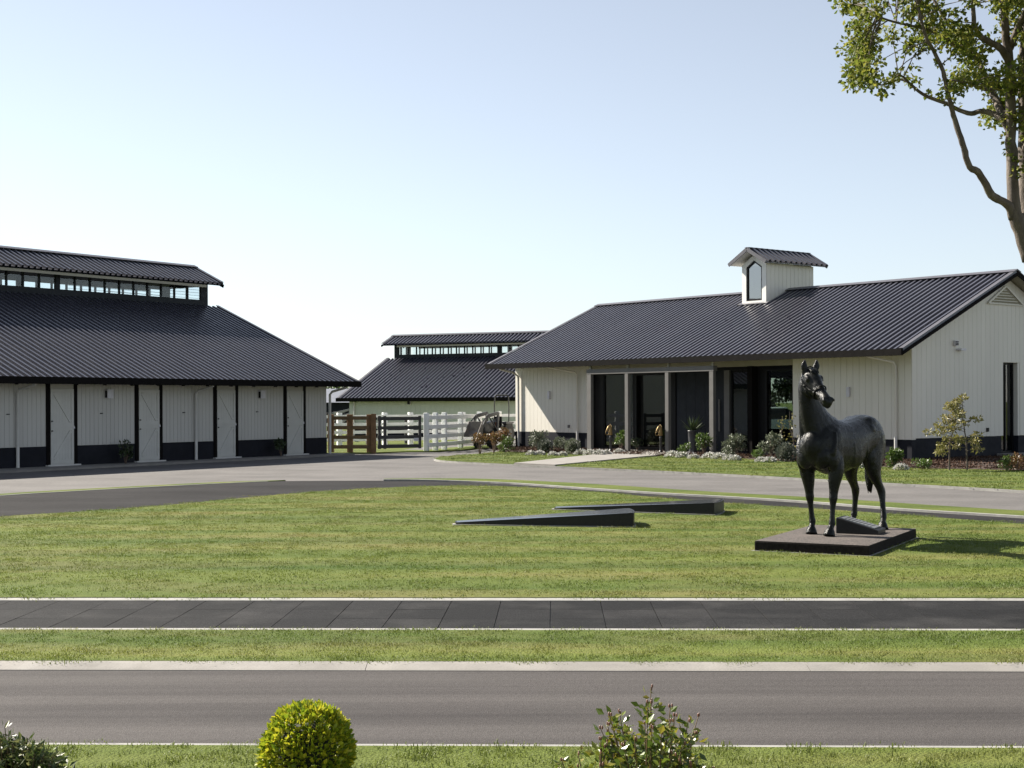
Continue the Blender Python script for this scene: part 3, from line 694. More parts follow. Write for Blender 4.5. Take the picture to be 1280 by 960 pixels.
# local x runs right to left in the picture, so mirror lengths onto negative x
gable_roof(ba, -BL, .55, .4, -5.6, 2.10, 2.10+.44*6.0, top=(-4.9, 2.10+.44*5.3), ridge=False)
monitor(ba, -BL+.2, .05, -4.9, -6.3, 4.46, 4.60, 5.08, -4.3, 5.16, -5.6, 5.68, 12, .52, -BL-.2, .55, .30, .26)
bfw = bxb('front_wall', -BL+.5, 0, -.2, 0, .42, 2.2, M['white3'], ba); boards(bfw, -BL+.5, 0, .42, 2.15, .002, M['white3'], .3)
bxb('plinth', -BL+.5, .01, -.21, .015, 0, .42, M['plinth'], ba); bxb('back_wall', -BL+.5, 0, -11.2, -11.0, 0, 2.2, M['white3'], ba)
for xx in (-.2, -BL+.5):
    MB().add([(xx, -.2, 0), (xx, -11, 0), (xx, -11, 2.15), (xx, -6.2, 4.25), (xx, -5.0, 4.25), (xx, -.2, 2.15), (xx+.2, -.2, 0), (xx+.2, -11, 0), (xx+.2, -11, 2.15), (xx+.2, -6.2, 4.25), (xx+.2, -5.0, 4.25), (xx+.2, -.2, 2.15)],
             [(0, 1, 2, 3, 4, 5), (11, 10, 9, 8, 7, 6)]+[(i, 6+i, 6+(i+1) % 6, (i+1) % 6) for i in range(6)]).build('gable_wall', M['white3'], ba)
pipe(ba, [(-.35, .08, .03), (-.35, .08, 1.9)], .04)
o = bxb('wall_light', -3.9, -3.7, .02, .12, 1.72, 1.95, M['lightgrey'], ba); bx('light_lens', -3.88, -3.72, .12, .13, 1.74, 1.92, M['black'], o)
# ------------------------------------------------------------------ statue
M['slab_side_shade'] = simple('slab_side_painted_shade', (.016, .013, .012), .9, var=.4, scale=25, bump=.006, spec=.1)  # shade on the plinth sides painted in as a darker colour than the top
BXL = Vector((.883, -.469)); BYL = Vector((.469, .883))        # slab axes: along its front edge, and away
SO = Vector(G(943, 690.3))
slab = empty('statue_plinth', (SO.x, SO.y, 0), math.atan2(BXL.y, BXL.x), 'low rectangular dark pebbled plinth under the bronze horse', 'plinth')
mb = MB(); mb.prism([(0, 0), (1.37, 0), (1.37, 2.50), (0, 2.50)], .0, .132); o = mb.build('slab', M['slab_side_shade'], slab); MB().prism([(.004, .004), (1.366, .004), (1.366, 2.496), (.004, 2.496)], .133, .138).build('pebble_top', M['aggregate'], slab)
bv = o.modifiers.new('bevel', 'BEVEL'); bv.width = .012; bv.segments = 2
bx('footing', -.03, 1.40, -.03, 2.53, -.05, .022, M['edging'], slab)
HZ = .138
HO = Vector((4.265, 18.37)); HF = math.atan2(-.794, -.607)
def catmull(secs, k=3):
    out = []
    A = [np.array([*q[0], *q[1:]], float) for q in secs]
    for i in range(len(A)-1):
        p0, p1, p2, p3 = A[max(i-1, 0)], A[i], A[i+1], A[min(i+2, len(A)-1)]
        for j in range(k):
            t = j/k; v = .5*((2*p1)+(-p0+p2)*t+(2*p0-5*p1+4*p2-p3)*t*t+(-p0+3*p1-3*p2+p3)*t**3)
            out.append(((v[0], v[1], v[2]), max(v[3], .004), max(v[4], .004)))
    v = A[-1]; out.append(((v[0], v[1], v[2]), v[3], v[4])); return out
def horse():
    root = empty('horse_statue', (HO.x, HO.y, HZ), HF, 'dark bronze statue of a standing horse with its head turned', 'statue'); root.scale = (.965,)*3
    b = MB()
    # trunk: x forward, y to the horse's left
    tr = [((-.90, 0, 1.22), .06, .09), ((-.86, 0, 1.23), .155, .20), ((-.78, 0, 1.235), .225, .275), ((-.64, 0, 1.235), .268, .305), ((-.48, 0, 1.235), .275, .31),
          ((-.30, 0, 1.215), .268, .30), ((-.08, 0, 1.165), .283, .325), ((.16, 0, 1.13), .282, .345), ((.38, -.01, 1.13), .268, .37), ((.55, -.02, 1.15), .268, .355),
          ((.71, -.03, 1.14), .258, .31), ((.84, -.035, 1.09), .215, .235), ((.93, -.035, 1.06), .155, .155), ((.965, -.035, 1.05), .07, .075)]
    b.loft(catmull(tr, 2), (0, 1, 0), 22, 2.15)
    # neck, rising and bending towards the turned head
    poll = Vector((.895, -.075, 2.06)); muz = Vector((1.15, .315, 1.70))
    nk = [((.50, -.02, 1.14), .24, .38), ((.575, -.03, 1.26), .232, .36), ((.66, -.05, 1.38), .188, .300), ((.735, -.08, 1.52), .155, .245), ((.79, -.105, 1.68), .132, .212), ((.83, -.115, 1.82), .118, .185), ((.86, -.11, 1.94), .112, .158), ((.88, -.09, 2.03), .098, .122)]
    b.loft(catmull(nk, 3), (0, 1, 0), 18, 2.0)
    # head
    hd = (muz-poll).normalized(); hl = (muz-poll).length
    hs_ = Vector((0, 0, 1)).cross(hd).normalized()           # towards the head's left
    up = hd.cross(hs_).normalized()                          # front of the face
    def H(t, s=0, d=0): return poll+hd*(hl*t)+hs_*s+up*d
    prof = [(-.08, -.02, .06, .075), (.04, -.015, .086, .108), (.16, -.03, .098, .132), (.28, -.038, .093, .135), (.42, -.03, .073, .112), (.56, -.02, .058, .088), (.70, -.014, .052, .072), (.82, -.012, .056, .068), (.92, -.016, .058, .066), (.99, -.022, .048, .052), (1.03, -.026, .025, .028)]
    prof = [(t, d, wd*1.2, dp*1.1) for t, d, wd, dp in prof]
    secs = [(tuple(H(t, 0, d)), wd, dp) for t, d, wd, dp in prof]
    b.loft(catmull(secs, 2), tuple(hs_), 18, 2.2)
    rot = Matrix((hd, hs_, up)).transposed()
    for s in (-1, 1):
        b.ball(H(.25, s*.065, -.08), (.125, .042, .105), ax=rot)          # jowl
        b.ball(H(.20, s*.100, .050), (.055, .026, .030), ax=rot)            # brow
        b.ball(H(.235, s*.112, .026), (.024, .016, .020), 10, 6, ax=rot)   # eyeball
        b.ball(H(.50, s*.068, -.005), (.16, .012, .018), ax=rot)           # cheek bone
        b.ball(H(.92, s*.056, .026), (.040, .024, .032), ax=rot)           # nostril wing
        e0, e1 = H(-.03, s*.068, .055), H(-.03, s*.068, .055)+Vector((-.02, 0, .165))+hs_*s*.025+hd*.01
        em = e0.lerp(e1, .45)+hs_*s*.014
        b.loft(catmull([(tuple(e0-Vector((0, 0, .04))), .034, .026), (tuple(e0), .042, .030), (tuple(em), .046, .026), (tuple(e0.lerp(e1, .78)), .025, .015), (tuple(e1), .006, .006)], 2), tuple(hs_+up*.3), 10)
    b.ball(H(.985, 0, -.058), (.035, .036, .024), ax=rot)                  # lower lip
    b.ball(H(.86, 0, -.068), (.07, .036, .020), ax=rot)                    # chin
    b.ball(H(.12, 0, .085), (.10, .055, .03), ax=rot)                      # forehead
    # muscles
    for s in (-1, 1):
        b.ball((.60, s*.195-.02, 1.12), (.17, .075, .27)); b.ball((.855, s*.115-.03, 1.02), (.10, .115, .17)); b.ball((.72, s*.215-.03, .98), (.13, .075, .17))
        b.ball((-.62, s*.165, 1.16), (.235, .12, .29)); b.ball((-.46, s*.185, .97), (.15, .085, .18)); b.ball((-.50, s*.12, 1.40), (.22, .12, .13))
        b.ball((.10, s*.18, 1.08), (.32, .11, .24))
    for s in (-1, 1):                                       # long neck muscles, forearm, gaskin and raised ribs
        b.loft(catmull([((.895, -.085+s*.055, 1.96), .02, .025), ((.885, -.112+s*.075, 1.82), .028, .045), ((.868, -.108+s*.088, 1.62), .032, .055), ((.85, -.085+s*.105, 1.42), .040, .06), ((.85, -.05+s*.125, 1.22), .05, .06), ((.86, -.04+s*.13, 1.10), .02, .03)], 2), (0, 1, 0), 10)
        b.loft(catmull([((.72, -.03+s*.235, 1.34), .02, .02), ((.76, -.03+s*.255, 1.20), .03, .035), ((.80, -.03+s*.24, 1.06), .035, .045), ((.77, -.03+s*.225, .95), .02, .03)], 2), (0, 1, 0), 10)
        for k in range(5): b.loft(catmull([((.30-.10*k, s*.22, 1.30), .008, .01), ((.27-.10*k, s*.268, 1.16), .013, .013), ((.24-.10*k, s*.262, 1.02), .012, .012), ((.22-.10*k, s*.22, .92), .006, .008)], 2), (0, 1, 0), 8)
        b.ball((-.38, s*.205, 1.34), (.10, .065, .08)); b.ball((-.72, s*.22, 1.10), (.06, .05, .18))
    b.ball((.46, 0, 1.47), (.20, .07, .07)); b.ball((.92, -.035, 1.16), (.08, .13, .17))
    # legs
    def fore(s, dx, hx, hy):
        top = Vector((.64, s*.205-.025, .96)); end = Vector((hx, hy, 0))
        P = [(.0, -.03, 1.06, .05, .06), (.0, -.01, .98, .095, .115), (.0, .01, .84, .098, .118), (.0, .0, .70, .080, .094), (0, 0, .59, .060, .070), (0, 0, .52, .054, .060), (0, 0, .48, .056, .062), (0, 0, .43, .044, .050), (0, 0, .36, .034, .042), (0, 0, .26, .033, .041), (0, 0, .20, .038, .047), (0, 0, .165, .044, .053), (.015, 0, .125, .036, .043), (.035, 0, .10, .040, .046), (.045, 0, .08, .054, .060), (.055, 0, .06, .062, .068), (.075, 0, .0, .080, .090)]
        sec = []
        for dx_, dy_, z, w_, d_ in P:
            t = 1-min(z, .96)/.96; q = top.lerp(Vector((end.x-.075, end.y, 0)), t); bow = .02*math.sin(math.pi*t)
            sec.append(((q.x+dx_+bow, q.y+s*dy_, z), w_, d_))
        b.loft(catmull(sec, 2), (0, 1, 0), 14)
    fore(-1, 0, .655, -.165); fore(1, 0, .825, .16)
    def hind(s, hx, hy):
        dx = hx+.72; ey = hy
        P = [(-.60, 1.16, .13, .25), (-.56, 1.00, .135, .235), (-.545, .86, .11, .185), (-.57, .74, .078, .125), (-.64, .63, .056, .080), (-.705, .55, .050, .070), (-.735, .50, .052, .074), (-.74, .44, .045, .060), (-.735, .36, .037, .048), (-.725, .26, .036, .046), (-.72, .195, .041, .052), (-.71, .165, .045, .054), (-.695, .125, .037, .044), (-.675, .10, .041, .046), (-.668, .08, .055, .060), (-.66, .06, .062, .068), (-.645, 0, .078, .088)]
        sec = []
        for x, z, w_, d_ in P:
            t = 1-min(z, 1.0)/1.0; sec.append(((x+(dx-.075)*t, s*.15+(ey-s*.15)*t, z), w_, d_))
        b.loft(catmull(sec, 2), (0, 1, 0), 14)
    hind(-1, -.72, -.22); hind(1, -.50, .325)
    body = b.build('body', M['bronze'], root)
    rm = body.modifiers.new('r', 'REMESH'); rm.mode = 'VOXEL'; rm.voxel_size = .0125
    sm = body.modifiers.new('s', 'SMOOTH'); sm.factor = .5; sm.iterations = 4
    dg = bpy.context.evaluated_depsgraph_get(); dg.update()
    me = bpy.data.meshes.new_from_object(body.evaluated_get(dg)); body.modifiers.clear(); body.data = me; me.name = 'body'
    me.materials.clear(); me.materials.append(M['bronze'])
    me.polygons.foreach_set('use_smooth', [True]*len(me.polygons))
    M.setdefault('hole', simple('dark_recess', (.004, .004, .004), .5))
    for s in (-1, 1):
        MB().ball(H(.945, s*.074, .030), (.024, .009, .017), 10, 6, ax=rot).build('nostril', M['hole'], root, smooth=True)
        MB().ball(H(.235, s*.122, .026), (.017, .010, .013), 10, 6, ax=rot).build('eye', M['hole'], root, smooth=True)
    MB().tube([H(.80, .072, -.030), H(.88, .073, -.036), H(.96, .062, -.044), H(1.02, .03, -.05), H(1.03, 0, -.052), H(1.02, -.03, -.05), H(.96, -.062, -.044), H(.88, -.073, -.036), H(.80, -.072, -.030)], .005, 5).build('mouth_line', M['hole'], root)
    # mane: locks falling on the horse's right side, forelock
    r2 = random.Random(3); mm = MB()
    nkc = [Vector(c) for c, w_, d_ in catmull(nk, 3)]; nkr = [(w_, d_) for c, w_, d_ in catmull(nk, 3)]
    for i in range(3, len(nkc)):
        c = nkc[i]; t = (nkc[min(i+1, len(nkc)-1)]-nkc[i-1]).normalized(); side = Vector((0, 1, 0)); bk = side.cross(t)*-1
        if bk.x > 0: bk = -bk
        w_, d_ = nkr[i]
        for k in range(2):
            top = c+bk*(d_*1.0)+t*r2.uniform(-.02, .02); ln = r2.uniform(.11, .17)
            p1 = c+bk*(d_*.80)-side*(w_*.62)-Vector((0, 0, ln*.25)); p2 = c+bk*(d_*.50)-side*(w_*.97)-Vector((r2.uniform(-.03, .03), 0, ln)); p3 = c+bk*(d_*.40)-side*(w_*1.0)-Vector((r2.uniform(-.03, .03), 0, ln*1.5))
            mm.tube([top, p1, p2, p3], [.020, .024, .017, .004], 7)
        mm.ball(c+bk*(d_*1.0), (.03, .022, .04), 8, 6)
    for k in range(5):
        y_ = (k-2)*.018; mm.tube([H(-.06, y_*.6, .07), H(.02, y_, .112), H(.12, y_*1.3, .125), H(.20+.03*(k % 2), y_*1.2, .118)], [.014, .018, .014, .004], 7)
    o = mm.build('mane', M['bronze'], root, smooth=True)
    # tail: thick dock then hanging locks swept to the horse's left
    tm = MB(); r3 = random.Random(5)
    tm.tube(*zip(*[((-.84, 0, 1.42), .045), ((-.93, 0, 1.40), .055), ((-.99, -.01, 1.28), .06), ((-1.02, -.04, 1.05), .07), ((-1.03, -.07, .85), .075), ((-1.02, -.08, .68), .065), ((-1.0, -.08, .55), .045), ((-.98, -.06, .47), .015)]), n=12)
    for k in range(16):
        a = 2*math.pi*k/16; ox, oy = .05*math.cos(a), .058*math.sin(a); zz = r3.uniform(.45, .60)
        tm.tube([(-.95+ox*.6, oy*.6, 1.34), (-1.01+ox, -.03+oy, 1.1), (-1.03+ox*1.2, -.07+oy*1.2, .85), (-1.02+ox*.9+r3.uniform(-.015, .015), -.08+oy*.9, .66), (-.97+ox*.3, -.06+oy*.4, zz)], [.012, .02, .022, .018, .004], 6)
    tm.build('tail', M['bronze'], root, smooth=True)
    # halter
    hb = MB()
    def strap(t0, grow=1.05, n=22, lo=0, hi=1):
        k = min(range(len(prof)-1), key=lambda i: abs(prof[i][0]-t0)); a, c = prof[k], prof[k+1]
        if t0 < a[0] and k > 0: a, c = prof[k-1], prof[k]
        q = (t0-a[0])/(c[0]-a[0]); dd, wd, dp = (lerp(a[i], c[i], q) for i in (1, 2, 3))
        out = []
        for i in range(n+1):
            th = lerp(lo, hi, i/n)*2*math.pi; cx, sx = math.cos(th), math.sin(th)
            out.append(H(t0, math.copysign(abs(cx)**.91, cx)*(wd*grow+.006), dd+math.copysign(abs(sx)**.91, sx)*(dp*grow+.008)))
        return out
    hb.tube(strap(.57), .010, 6, cap=False)
    hb.tube([H(.05, .115, -.14), H(.03, .06, -.18), H(.03, -.06, -.18), H(.05, -.115, -.14)], .009, 6)
    for s in (-1, 1):
        hb.tube([H(-.03, s*.105, .03), H(.08, s*.128, -.02), H(.20, s*.130, -.045), H(.34, s*.114, -.045), H(.46, s*.094, -.035), H(.57, s*.080, -.02)], .009, 6)
        hb.tube([H(.30, s*.122, -.055), H(.36, s*.10, -.125), H(.50, s*.055, -.128), H(.57, s*.034, -.12)], .008, 6)
        hb.ball(H(.57, s*.082, -.02), .019, 8, 6); hb.ball(H(.27, s*.128, -.05), .020, 8, 6)
    hb.tube([H(-.045, .105, .035), H(-.07, .06, .09), H(-.075, 0, .11), H(-.07, -.06, .09), H(-.045, -.105, .035)], .010, 6)
    hb.build('halter', M['bronze'], root, smooth=True)
    return root
horse()
# plaque on the plinth
pc = Vector(G(1045, 666.6, HZ)); pq = empty('plaque', (pc.x, pc.y, HZ), math.atan2(BXL.y, BXL.x), 'black granite wedge with grey text plate by the horse hooves', 'plaque')
mb = MB(); L_, D_ = .53, .40
mb.add([(0, 0, 0), (L_, 0, 0), (L_, D_, 0), (0, D_, 0), (0, 0, .20), (L_, 0, .055), (L_, D_, .055), (0, D_, .20)], [(0, 3, 2, 1), (4, 5, 6, 7), (0, 1, 5, 4), (1, 2, 6, 5), (2, 3, 7, 6), (3, 0, 4, 7)])
o = mb.build('wedge_block', M['granite'], pq); bv = o.modifiers.new('b', 'BEVEL'); bv.width = .006
sl_ = Vector((L_, 0, -.145)).normalized()
def on_top(u_, v_, h=0): return Vector((0, v_, .20))+sl_*u_+Vector((.145, 0, L_)).normalized()*h
mb = MB(); mb.add([on_top(a, c, h) for h in (.0, .010) for a, c in ((.05, .04), (.49, .04), (.49, .36), (.05, .36))], [(4, 5, 6, 7), (0, 1, 5, 4), (1, 2, 6, 5), (2, 3, 7, 6), (3, 0, 4, 7)])
tp = mb.build('text_plate', M['plate'], pq)
mb = MB()
rr = random.Random(9)
for r in range(8):
    a = .09+r*.047; v_ = .07
    while v_ < .32:
        l_ = rr.uniform(.015, .045); mb.add([on_top(p, q, h) for h in (.010, .0108) for p, q in ((a, v_), (a+.018, v_), (a+.018, min(.33, v_+l_)), (a, min(.33, v_+l_)))], [(4, 5, 6, 7), (0, 1, 5, 4), (1, 2, 6, 5), (2, 3, 7, 6), (3, 0, 4, 7)]); v_ += l_+.012
o = mb.build('raised_lines', M['granite'], tp)
M['polished'] = simple('polished_granite_top', (.035, .036, .035), .16, var=.5, scale=40, spec=.6)
# two wedge-shaped memorial stones in the lawn
def wedge(px0, py0, px1, py1, top_l, top_r, label, arc=.36):
    p0, p1 = Vector(G(px0, py0)), Vector(G(px1, py1)); d = p1-p0; ln = d.length
    root = empty('memorial_stone', (p0.x, p0.y, 0), math.atan2(d.y, d.x), label, 'memorial stone', 'wedge stones set in the lawn')
    pts = [(0, 0)]+[(ln*math.cos(arc*i/10)*1.0, ln*math.sin(arc*i/10)) for i in range(11)]+[(-.02*ln, .16)]
    MB().prism(pts, 0, lambda x, y: lerp(top_l, top_r, min(1, math.hypot(x, y)/ln))).build('stone_block', M['granite'], root)
    q = [(x*.985+.02, y*.97+.004) for x, y in pts]; zq = lambda x, y: lerp(top_l, top_r, min(1, math.hypot(x, y)/ln))
    mb = MB(); n_ = len(q); mb.add([(x, y, zq(x, y)+.004) for x, y in q], [tuple(range(n_))]); mb.build('polished_top', M['polished'], root)
    q = [(x*1.02-.03, y*1.02-.045) for x, y in pts]; MB().prism(q, -.03, .034).build('stone_footing', M['edging'], root)
    zt = lambda x, y: lerp(top_l, top_r, min(1, math.hypot(x, y)/ln))
    a0, a1 = .12, arc-.04
    pp = [(r*math.cos(a), r*math.sin(a)) for r, a in ((ln*.22, a0), (ln*.47, a0*.7), (ln*.47, a1), (ln*.22, a1*.95))]
    mb = MB(); mb.add([(x, y, zt(x, y)+h) for h in (0, .008) for x, y in pp], [(4, 5, 6, 7), (0, 1, 5, 4), (1, 2, 6, 5), (2, 3, 7, 6), (3, 0, 4, 7)]); mb.build('name_plate', M['plate'], root)
    return root
wedge(570, 658.0, 792, 661.0, .055, .225, 'nearer left black wedge stone with its tip pointing left')
wedge(693, 638.8, 893, 645.8, .05, .215, 'farther right black wedge stone with its tip pointing left')

# ------------------------------------------------------------------ plants
def leaf_mesh(name, pts, size, mat, aspect=.5, updir=.35, drop=0, fold=.25, seed=1, jit=.35):
    """one small folded leaf (two quads) at each point; pts (n,3); outward direction optional in pts[:,3:6]"""
    r = np.random.default_rng(seed); n = len(pts); P = pts[:, :3]
    d = r.normal(size=(n, 3)); d /= np.linalg.norm(d, axis=1)[:, None]
    if pts.shape[1] >= 6: d = d*.75+pts[:, 3:6]
    d[:, 2] += updir; d /= np.linalg.norm(d, axis=1)[:, None]
    q = r.normal(size=(n, 3)); s = np.cross(d, q); s /= np.linalg.norm(s, axis=1)[:, None]; nn = np.cross(s, d)
    L = size*(1+jit*(r.random(n)*2-1))[:, None]; W = L*aspect*.5
    v = np.empty((n, 6, 3)); v[:, 0] = P; v[:, 1] = P+d*L*.45+s*W+nn*W*fold; v[:, 2] = P+d*L*.95+s*W*.12; v[:, 3] = P+d*L*.95-s*W*.12
    v[:, 4] = P+d*L*.45-s*W+nn*W*fold; v[:, 5] = P+d*L*.5
    idx = np.arange(n)[:, None]*6
    faces = np.concatenate([idx+np.array([[0, 5, 2, 1]]), idx+np.array([[0, 4, 3, 5]]), ], 0)
    tri = idx+np.array([[5, 3, 2]])
    me = bpy.data.meshes.new(name); me.from_pydata(v.reshape(-1, 3).tolist(), [], faces.tolist()+tri.tolist()); me.update(); me.materials.append(mat); return me
def blob_points(n, c, rad, r, hollow=.55, top=1.0):
    u_ = r.normal(size=(n, 3)); u_ /= np.linalg.norm(u_, axis=1)[:, None]
    rr_ = (hollow+(1-hollow)*r.random(n)**.6)[:, None]
    p = np.array(c)+u_*rr_*np.array(rad); return np.concatenate([p, u_*.6], 1)
def clumpy(n, blobs, r, hollow=.35):
    vol = np.array([b_[1][0]*b_[1][1]*b_[1][2] for b_ in blobs])**.7; k = (n*vol/vol.sum()).astype(int)+1
    return np.concatenate([blob_points(kk, b_[0], b_[1], r, hollow) for kk, b_ in zip(k, blobs)], 0)
def shrub(name, label, cat, xy, h, rad, mat, n=350, leafsz=.07, z=.05, stems=5, group=None, nb=9, seed=0, aspect=.5, sq=1.0, base=.15, stemcol='stem'):
    h *= .88; rad *= .82; r = np.random.default_rng(seed+11); root = empty(name, (xy[0], xy[1], z), 0, label, cat, group)
    blobs = []; sm = MB()
    for i in range(nb):
        a = r.random()*6.28; q = math.sqrt(r.random())*.68; zz = base*h+(1-base)*h*(.15+.72*r.random())*(1-.25*q)
        c = (rad*q*math.cos(a), rad*q*math.sin(a), zz); br = rad*r.uniform(.30, .48); blobs.append((c, (br, br, min(br*sq, h*.28))))
        if i < stems*2: sm.tube([(c[0]*.12, c[1]*.12, 0), (c[0]*.5, c[1]*.5, zz*.55), c], [.010, .007, .004], 5)
    link('foliage', leaf_mesh('foliage', clumpy(int(n*1.7), blobs, r), leafsz, mat, aspect, seed=seed), root)
    sm.build('stems', M[stemcol], root); return root
def mound(label, xy, rad, h, seed, z=.05, group='white flower mounds along the garden bed', n=160):
    r = np.random.default_rng(seed); root = empty('flower_mound', (xy[0], xy[1], z), 0, label, 'flowers', group)
    u_ = r.normal(size=(n, 3)); u_[:, 2] = abs(u_[:, 2]); u_ /= np.linalg.norm(u_, axis=1)[:, None]
    p = u_*np.array([rad, rad*.8, h])*(.85+.2*r.random((n, 1))); link('petals', leaf_mesh('petals', np.concatenate([p, u_], 1), .06, M['petal'], .9, seed=seed), root)
    q = u_*np.array([rad, rad*.8, h])*.82; link('foliage', leaf_mesh('foliage', np.concatenate([q[:70], u_[:70]], 1), .06, M['leaf_mid'], .5, seed=seed+1), root); return root
def clipped(name, label, cat, xy, rad, zc, mat, n, leafsz, z=0.0, seed=0, group=None, squash=1.0, stem=True, aspect=.6):
    r = np.random.default_rng(seed); root = empty(name, (xy[0], xy[1], z), 0, label, cat, group)
    lump = r.normal(size=(26, 3)); lump /= np.linalg.norm(lump, axis=1)[:, None]
    u_ = r.normal(size=(n, 3)); u_ /= np.linalg.norm(u_, axis=1)[:, None]
    f = 1+.10*np.clip((u_ @ lump.T-.82)/.18, 0, 1).max(1)
    rr_ = rad*f*(.72+.28*r.random(n)**.45); p = u_*rr_[:, None]*np.array([1, 1, squash])+np.array([0, 0, zc])
    link('foliage', leaf_mesh('foliage', np.concatenate([p, u_*.9], 1), leafsz, mat, aspect, .45, seed=seed), root)
    c = MB(); c.ball((0, 0, zc), (rad*.70, rad*.70, rad*.70*squash), 16, 10); c.build('inner_twigs', M['leaf_core'], root)
    if stem: MB().tube([(0, 0, -.02), (.005, 0, zc*.5), (0, 0, zc)], .018, 6).build('stem', M['stem'], root)
    return root
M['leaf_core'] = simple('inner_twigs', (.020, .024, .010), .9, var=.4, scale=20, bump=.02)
# foreground: clipped golden ball, dark bush on the left, rose bush
fgz = .0
def FG(px, d): return ((px-640)/F*d, d)
clipped('topiary_ball', 'clipped golden green round bush by the road in front', 'bush', FG(382, 6.0), .178, .335, M['leaf_gold'], 5200, .027, 0.01, 4, squash=1.0)
def stem_bush(name, label, xy, n, h, spread, mat, leafsz, aspect, seed, per=34, lean=.35, core=0, tipmat=None, z=.01, updir=.5, rough=.28):
    r = np.random.default_rng(seed); root = empty(name, (xy[0], xy[1], z), 0, label, 'bush')
    sm = MB(); P = []; tips = []
    for i in range(n):
        a = r.random()*6.283; q = math.sqrt(r.random())*spread; hh = h*(1-.45*(q/spread)**1.5)*r.uniform(1.0-rough, 1.03)
        p0 = np.array([q*.25*math.cos(a), q*.25*math.sin(a), 0]); p1 = np.array([q*.75*math.cos(a), q*.75*math.sin(a), hh*.55]); p2 = np.array([q*1.05*math.cos(a)+r.normal()*.02, q*1.05*math.sin(a)+r.normal()*.02, hh])
        pts = [(1-t)**2*p0+2*t*(1-t)*p1+t*t*p2 for t in np.linspace(0, 1, 8)]
        sm.tube(pts, list(np.linspace(.006, .0018, 8)), 5)
        for k in range(per):
            t = .18+.80*r.random()**1.05; b_ = (1-t)**2*p0+2*t*(1-t)*p1+t*t*p2; dr_ = r.normal(size=3); dr_[2] *= .5; dr_ /= np.linalg.norm(dr_)
            P.append(np.concatenate([b_+dr_*r.random()*.045, dr_*1.3]))
        tips.append(p2)
    link('foliage', leaf_mesh('foliage', np.array(P), leafsz, mat, aspect, updir, seed=seed), root); sm.build('stems', M['stem_green'], root)
    if tipmat:
        tm = MB()
        for t in tips:
            for k in range(2): tm.ball(t+r.normal(size=3)*np.array([.004, .004, .003])+np.array([.006*k, .004*k, -.004*k]), (.0042, .0042, .009), 6, 4)
        tm.build('buds', tipmat, root)['kind'] = 'stuff'
    return root
M['stem_green'] = simple('reddish_green_stem', (.11, .075, .035), .5)
M['bud'] = simple('reddish_bud', (.17, .075, .05), .5)
stem_bush('rose_bush', 'loose rose bush with glossy leaves and buds at the front', FG(808, 5.9), 46, .635, .275, M['leaf_rose'], .036, .60, 21, 52, tipmat=M['bud'], rough=.42)
stem_bush('rose_bush', 'low straggly shoot left of the big rose bush in front', FG(742, 5.9), 20, .50, .17, M['leaf_rose'], .034, .6, 22, 36, tipmat=M['bud'])
stem_bush('dark_bush', 'dark narrow leaved bush at the bottom left corner', FG(12, 5.8), 150, .475, .235, M['leaf_dark2'], .036, .36, 23, 80, rough=.12, updir=.25)

# garden bed along the office
bedz = .055
def P2(px, py): return G(px, py, bedz)
shrub('rust_shrub', 'leftmost rust brown shrub on thin stems at the bed corner', 'shrub', G(600, 569), .84, .34, M['leaf_rust'], 260, .075, .03, 6, 'rust brown shrubs at the bed corner', seed=1, base=.52)
shrub('rust_shrub', 'rust brown shrub beside the tractor bucket, second from left', 'shrub', G(617, 568), .84, .34, M['leaf_rust'], 260, .075, .03, 6, 'rust brown shrubs at the bed corner', seed=2, base=.50)
shrub('rust_shrub', 'rust brown shrub right in front of the tractor', 'shrub', G(629, 566.5), .98, .38, M['leaf_rust'], 300, .08, .03, 6, 'rust brown shrubs at the bed corner', seed=3, base=.35)
shrub('green_shrub', 'low yellow green bush beside the downpipe corner', 'shrub', P2(632, 565.5), .62, .42, M['leaf_mid'], 330, .07, bedz, 4, seed=5)
shrub('pink_shrub', 'loose pale green shrub in front of the lit wall', 'shrub', P2(673, 563.5), 1.02, .50, M['leaf_grey'], 380, .085, bedz, 6, seed=6)
clipped('ball_bush', 'round dark grey bush left of the entrance, nearest the corner', 'bush', P2(681.5, 566), .24, .22, M['leaf_ball'], 900, .05, bedz, 7, 'clipped grey balls in the bed', stem=False)
shrub('grey_shrub', 'grey green shrub between the two ball bushes', 'shrub', P2(702, 565), .62, .38, M['leaf_grey'], 300, .075, bedz, 4, seed=8)
clipped('ball_bush', 'round grey green bush beside the second downpipe', 'bush', P2(716, 567.5), .25, .24, M['leaf_grey'], 900, .05, bedz, 9, 'clipped grey balls in the bed', stem=False)
shrub('green_shrub', 'bright green shrub behind the left horse head post', 'shrub', P2(777, 564), .85, .38, M['leaf_mid'], 330, .085, .06, 5, seed=10)
shrub('dark_shrub', 'small dark shrub just inside the portal between posts', 'shrub', P2(797, 563), .55, .30, M['leaf_dark'], 160, .07, .06, 3, seed=12)
shrub('green_shrub', 'green yellow shrub at the foot of the right portal post', 'shrub', P2(880, 568.5), .85, .40, M['leaf_mid'], 340, .09, bedz, 5, seed=13)
shrub('low_shrub', 'low yellow green tuft right of the walk', 'shrub', P2(856, 569), .42, .34, M['leaf_mid'], 220, .065, bedz, 3, seed=14)
shrub('grey_shrub', 'pale grey green shrub with long leaves by the glass panel', 'shrub', P2(918, 571), .95, .46, M['leaf_grey'], 380, .095, bedz, 6, seed=15)
shrub('low_shrub', 'low dull green tuft below the dark column', 'shrub', P2(908, 572.5), .42, .36, M['leaf_grey'], 240, .06, bedz, 3, seed=16)
shrub('grey_shrub', 'grey green shrub below the corner window', 'shrub', P2(962, 573.5), .90, .44, M['leaf_grey'], 360, .095, bedz, 6, seed=17)
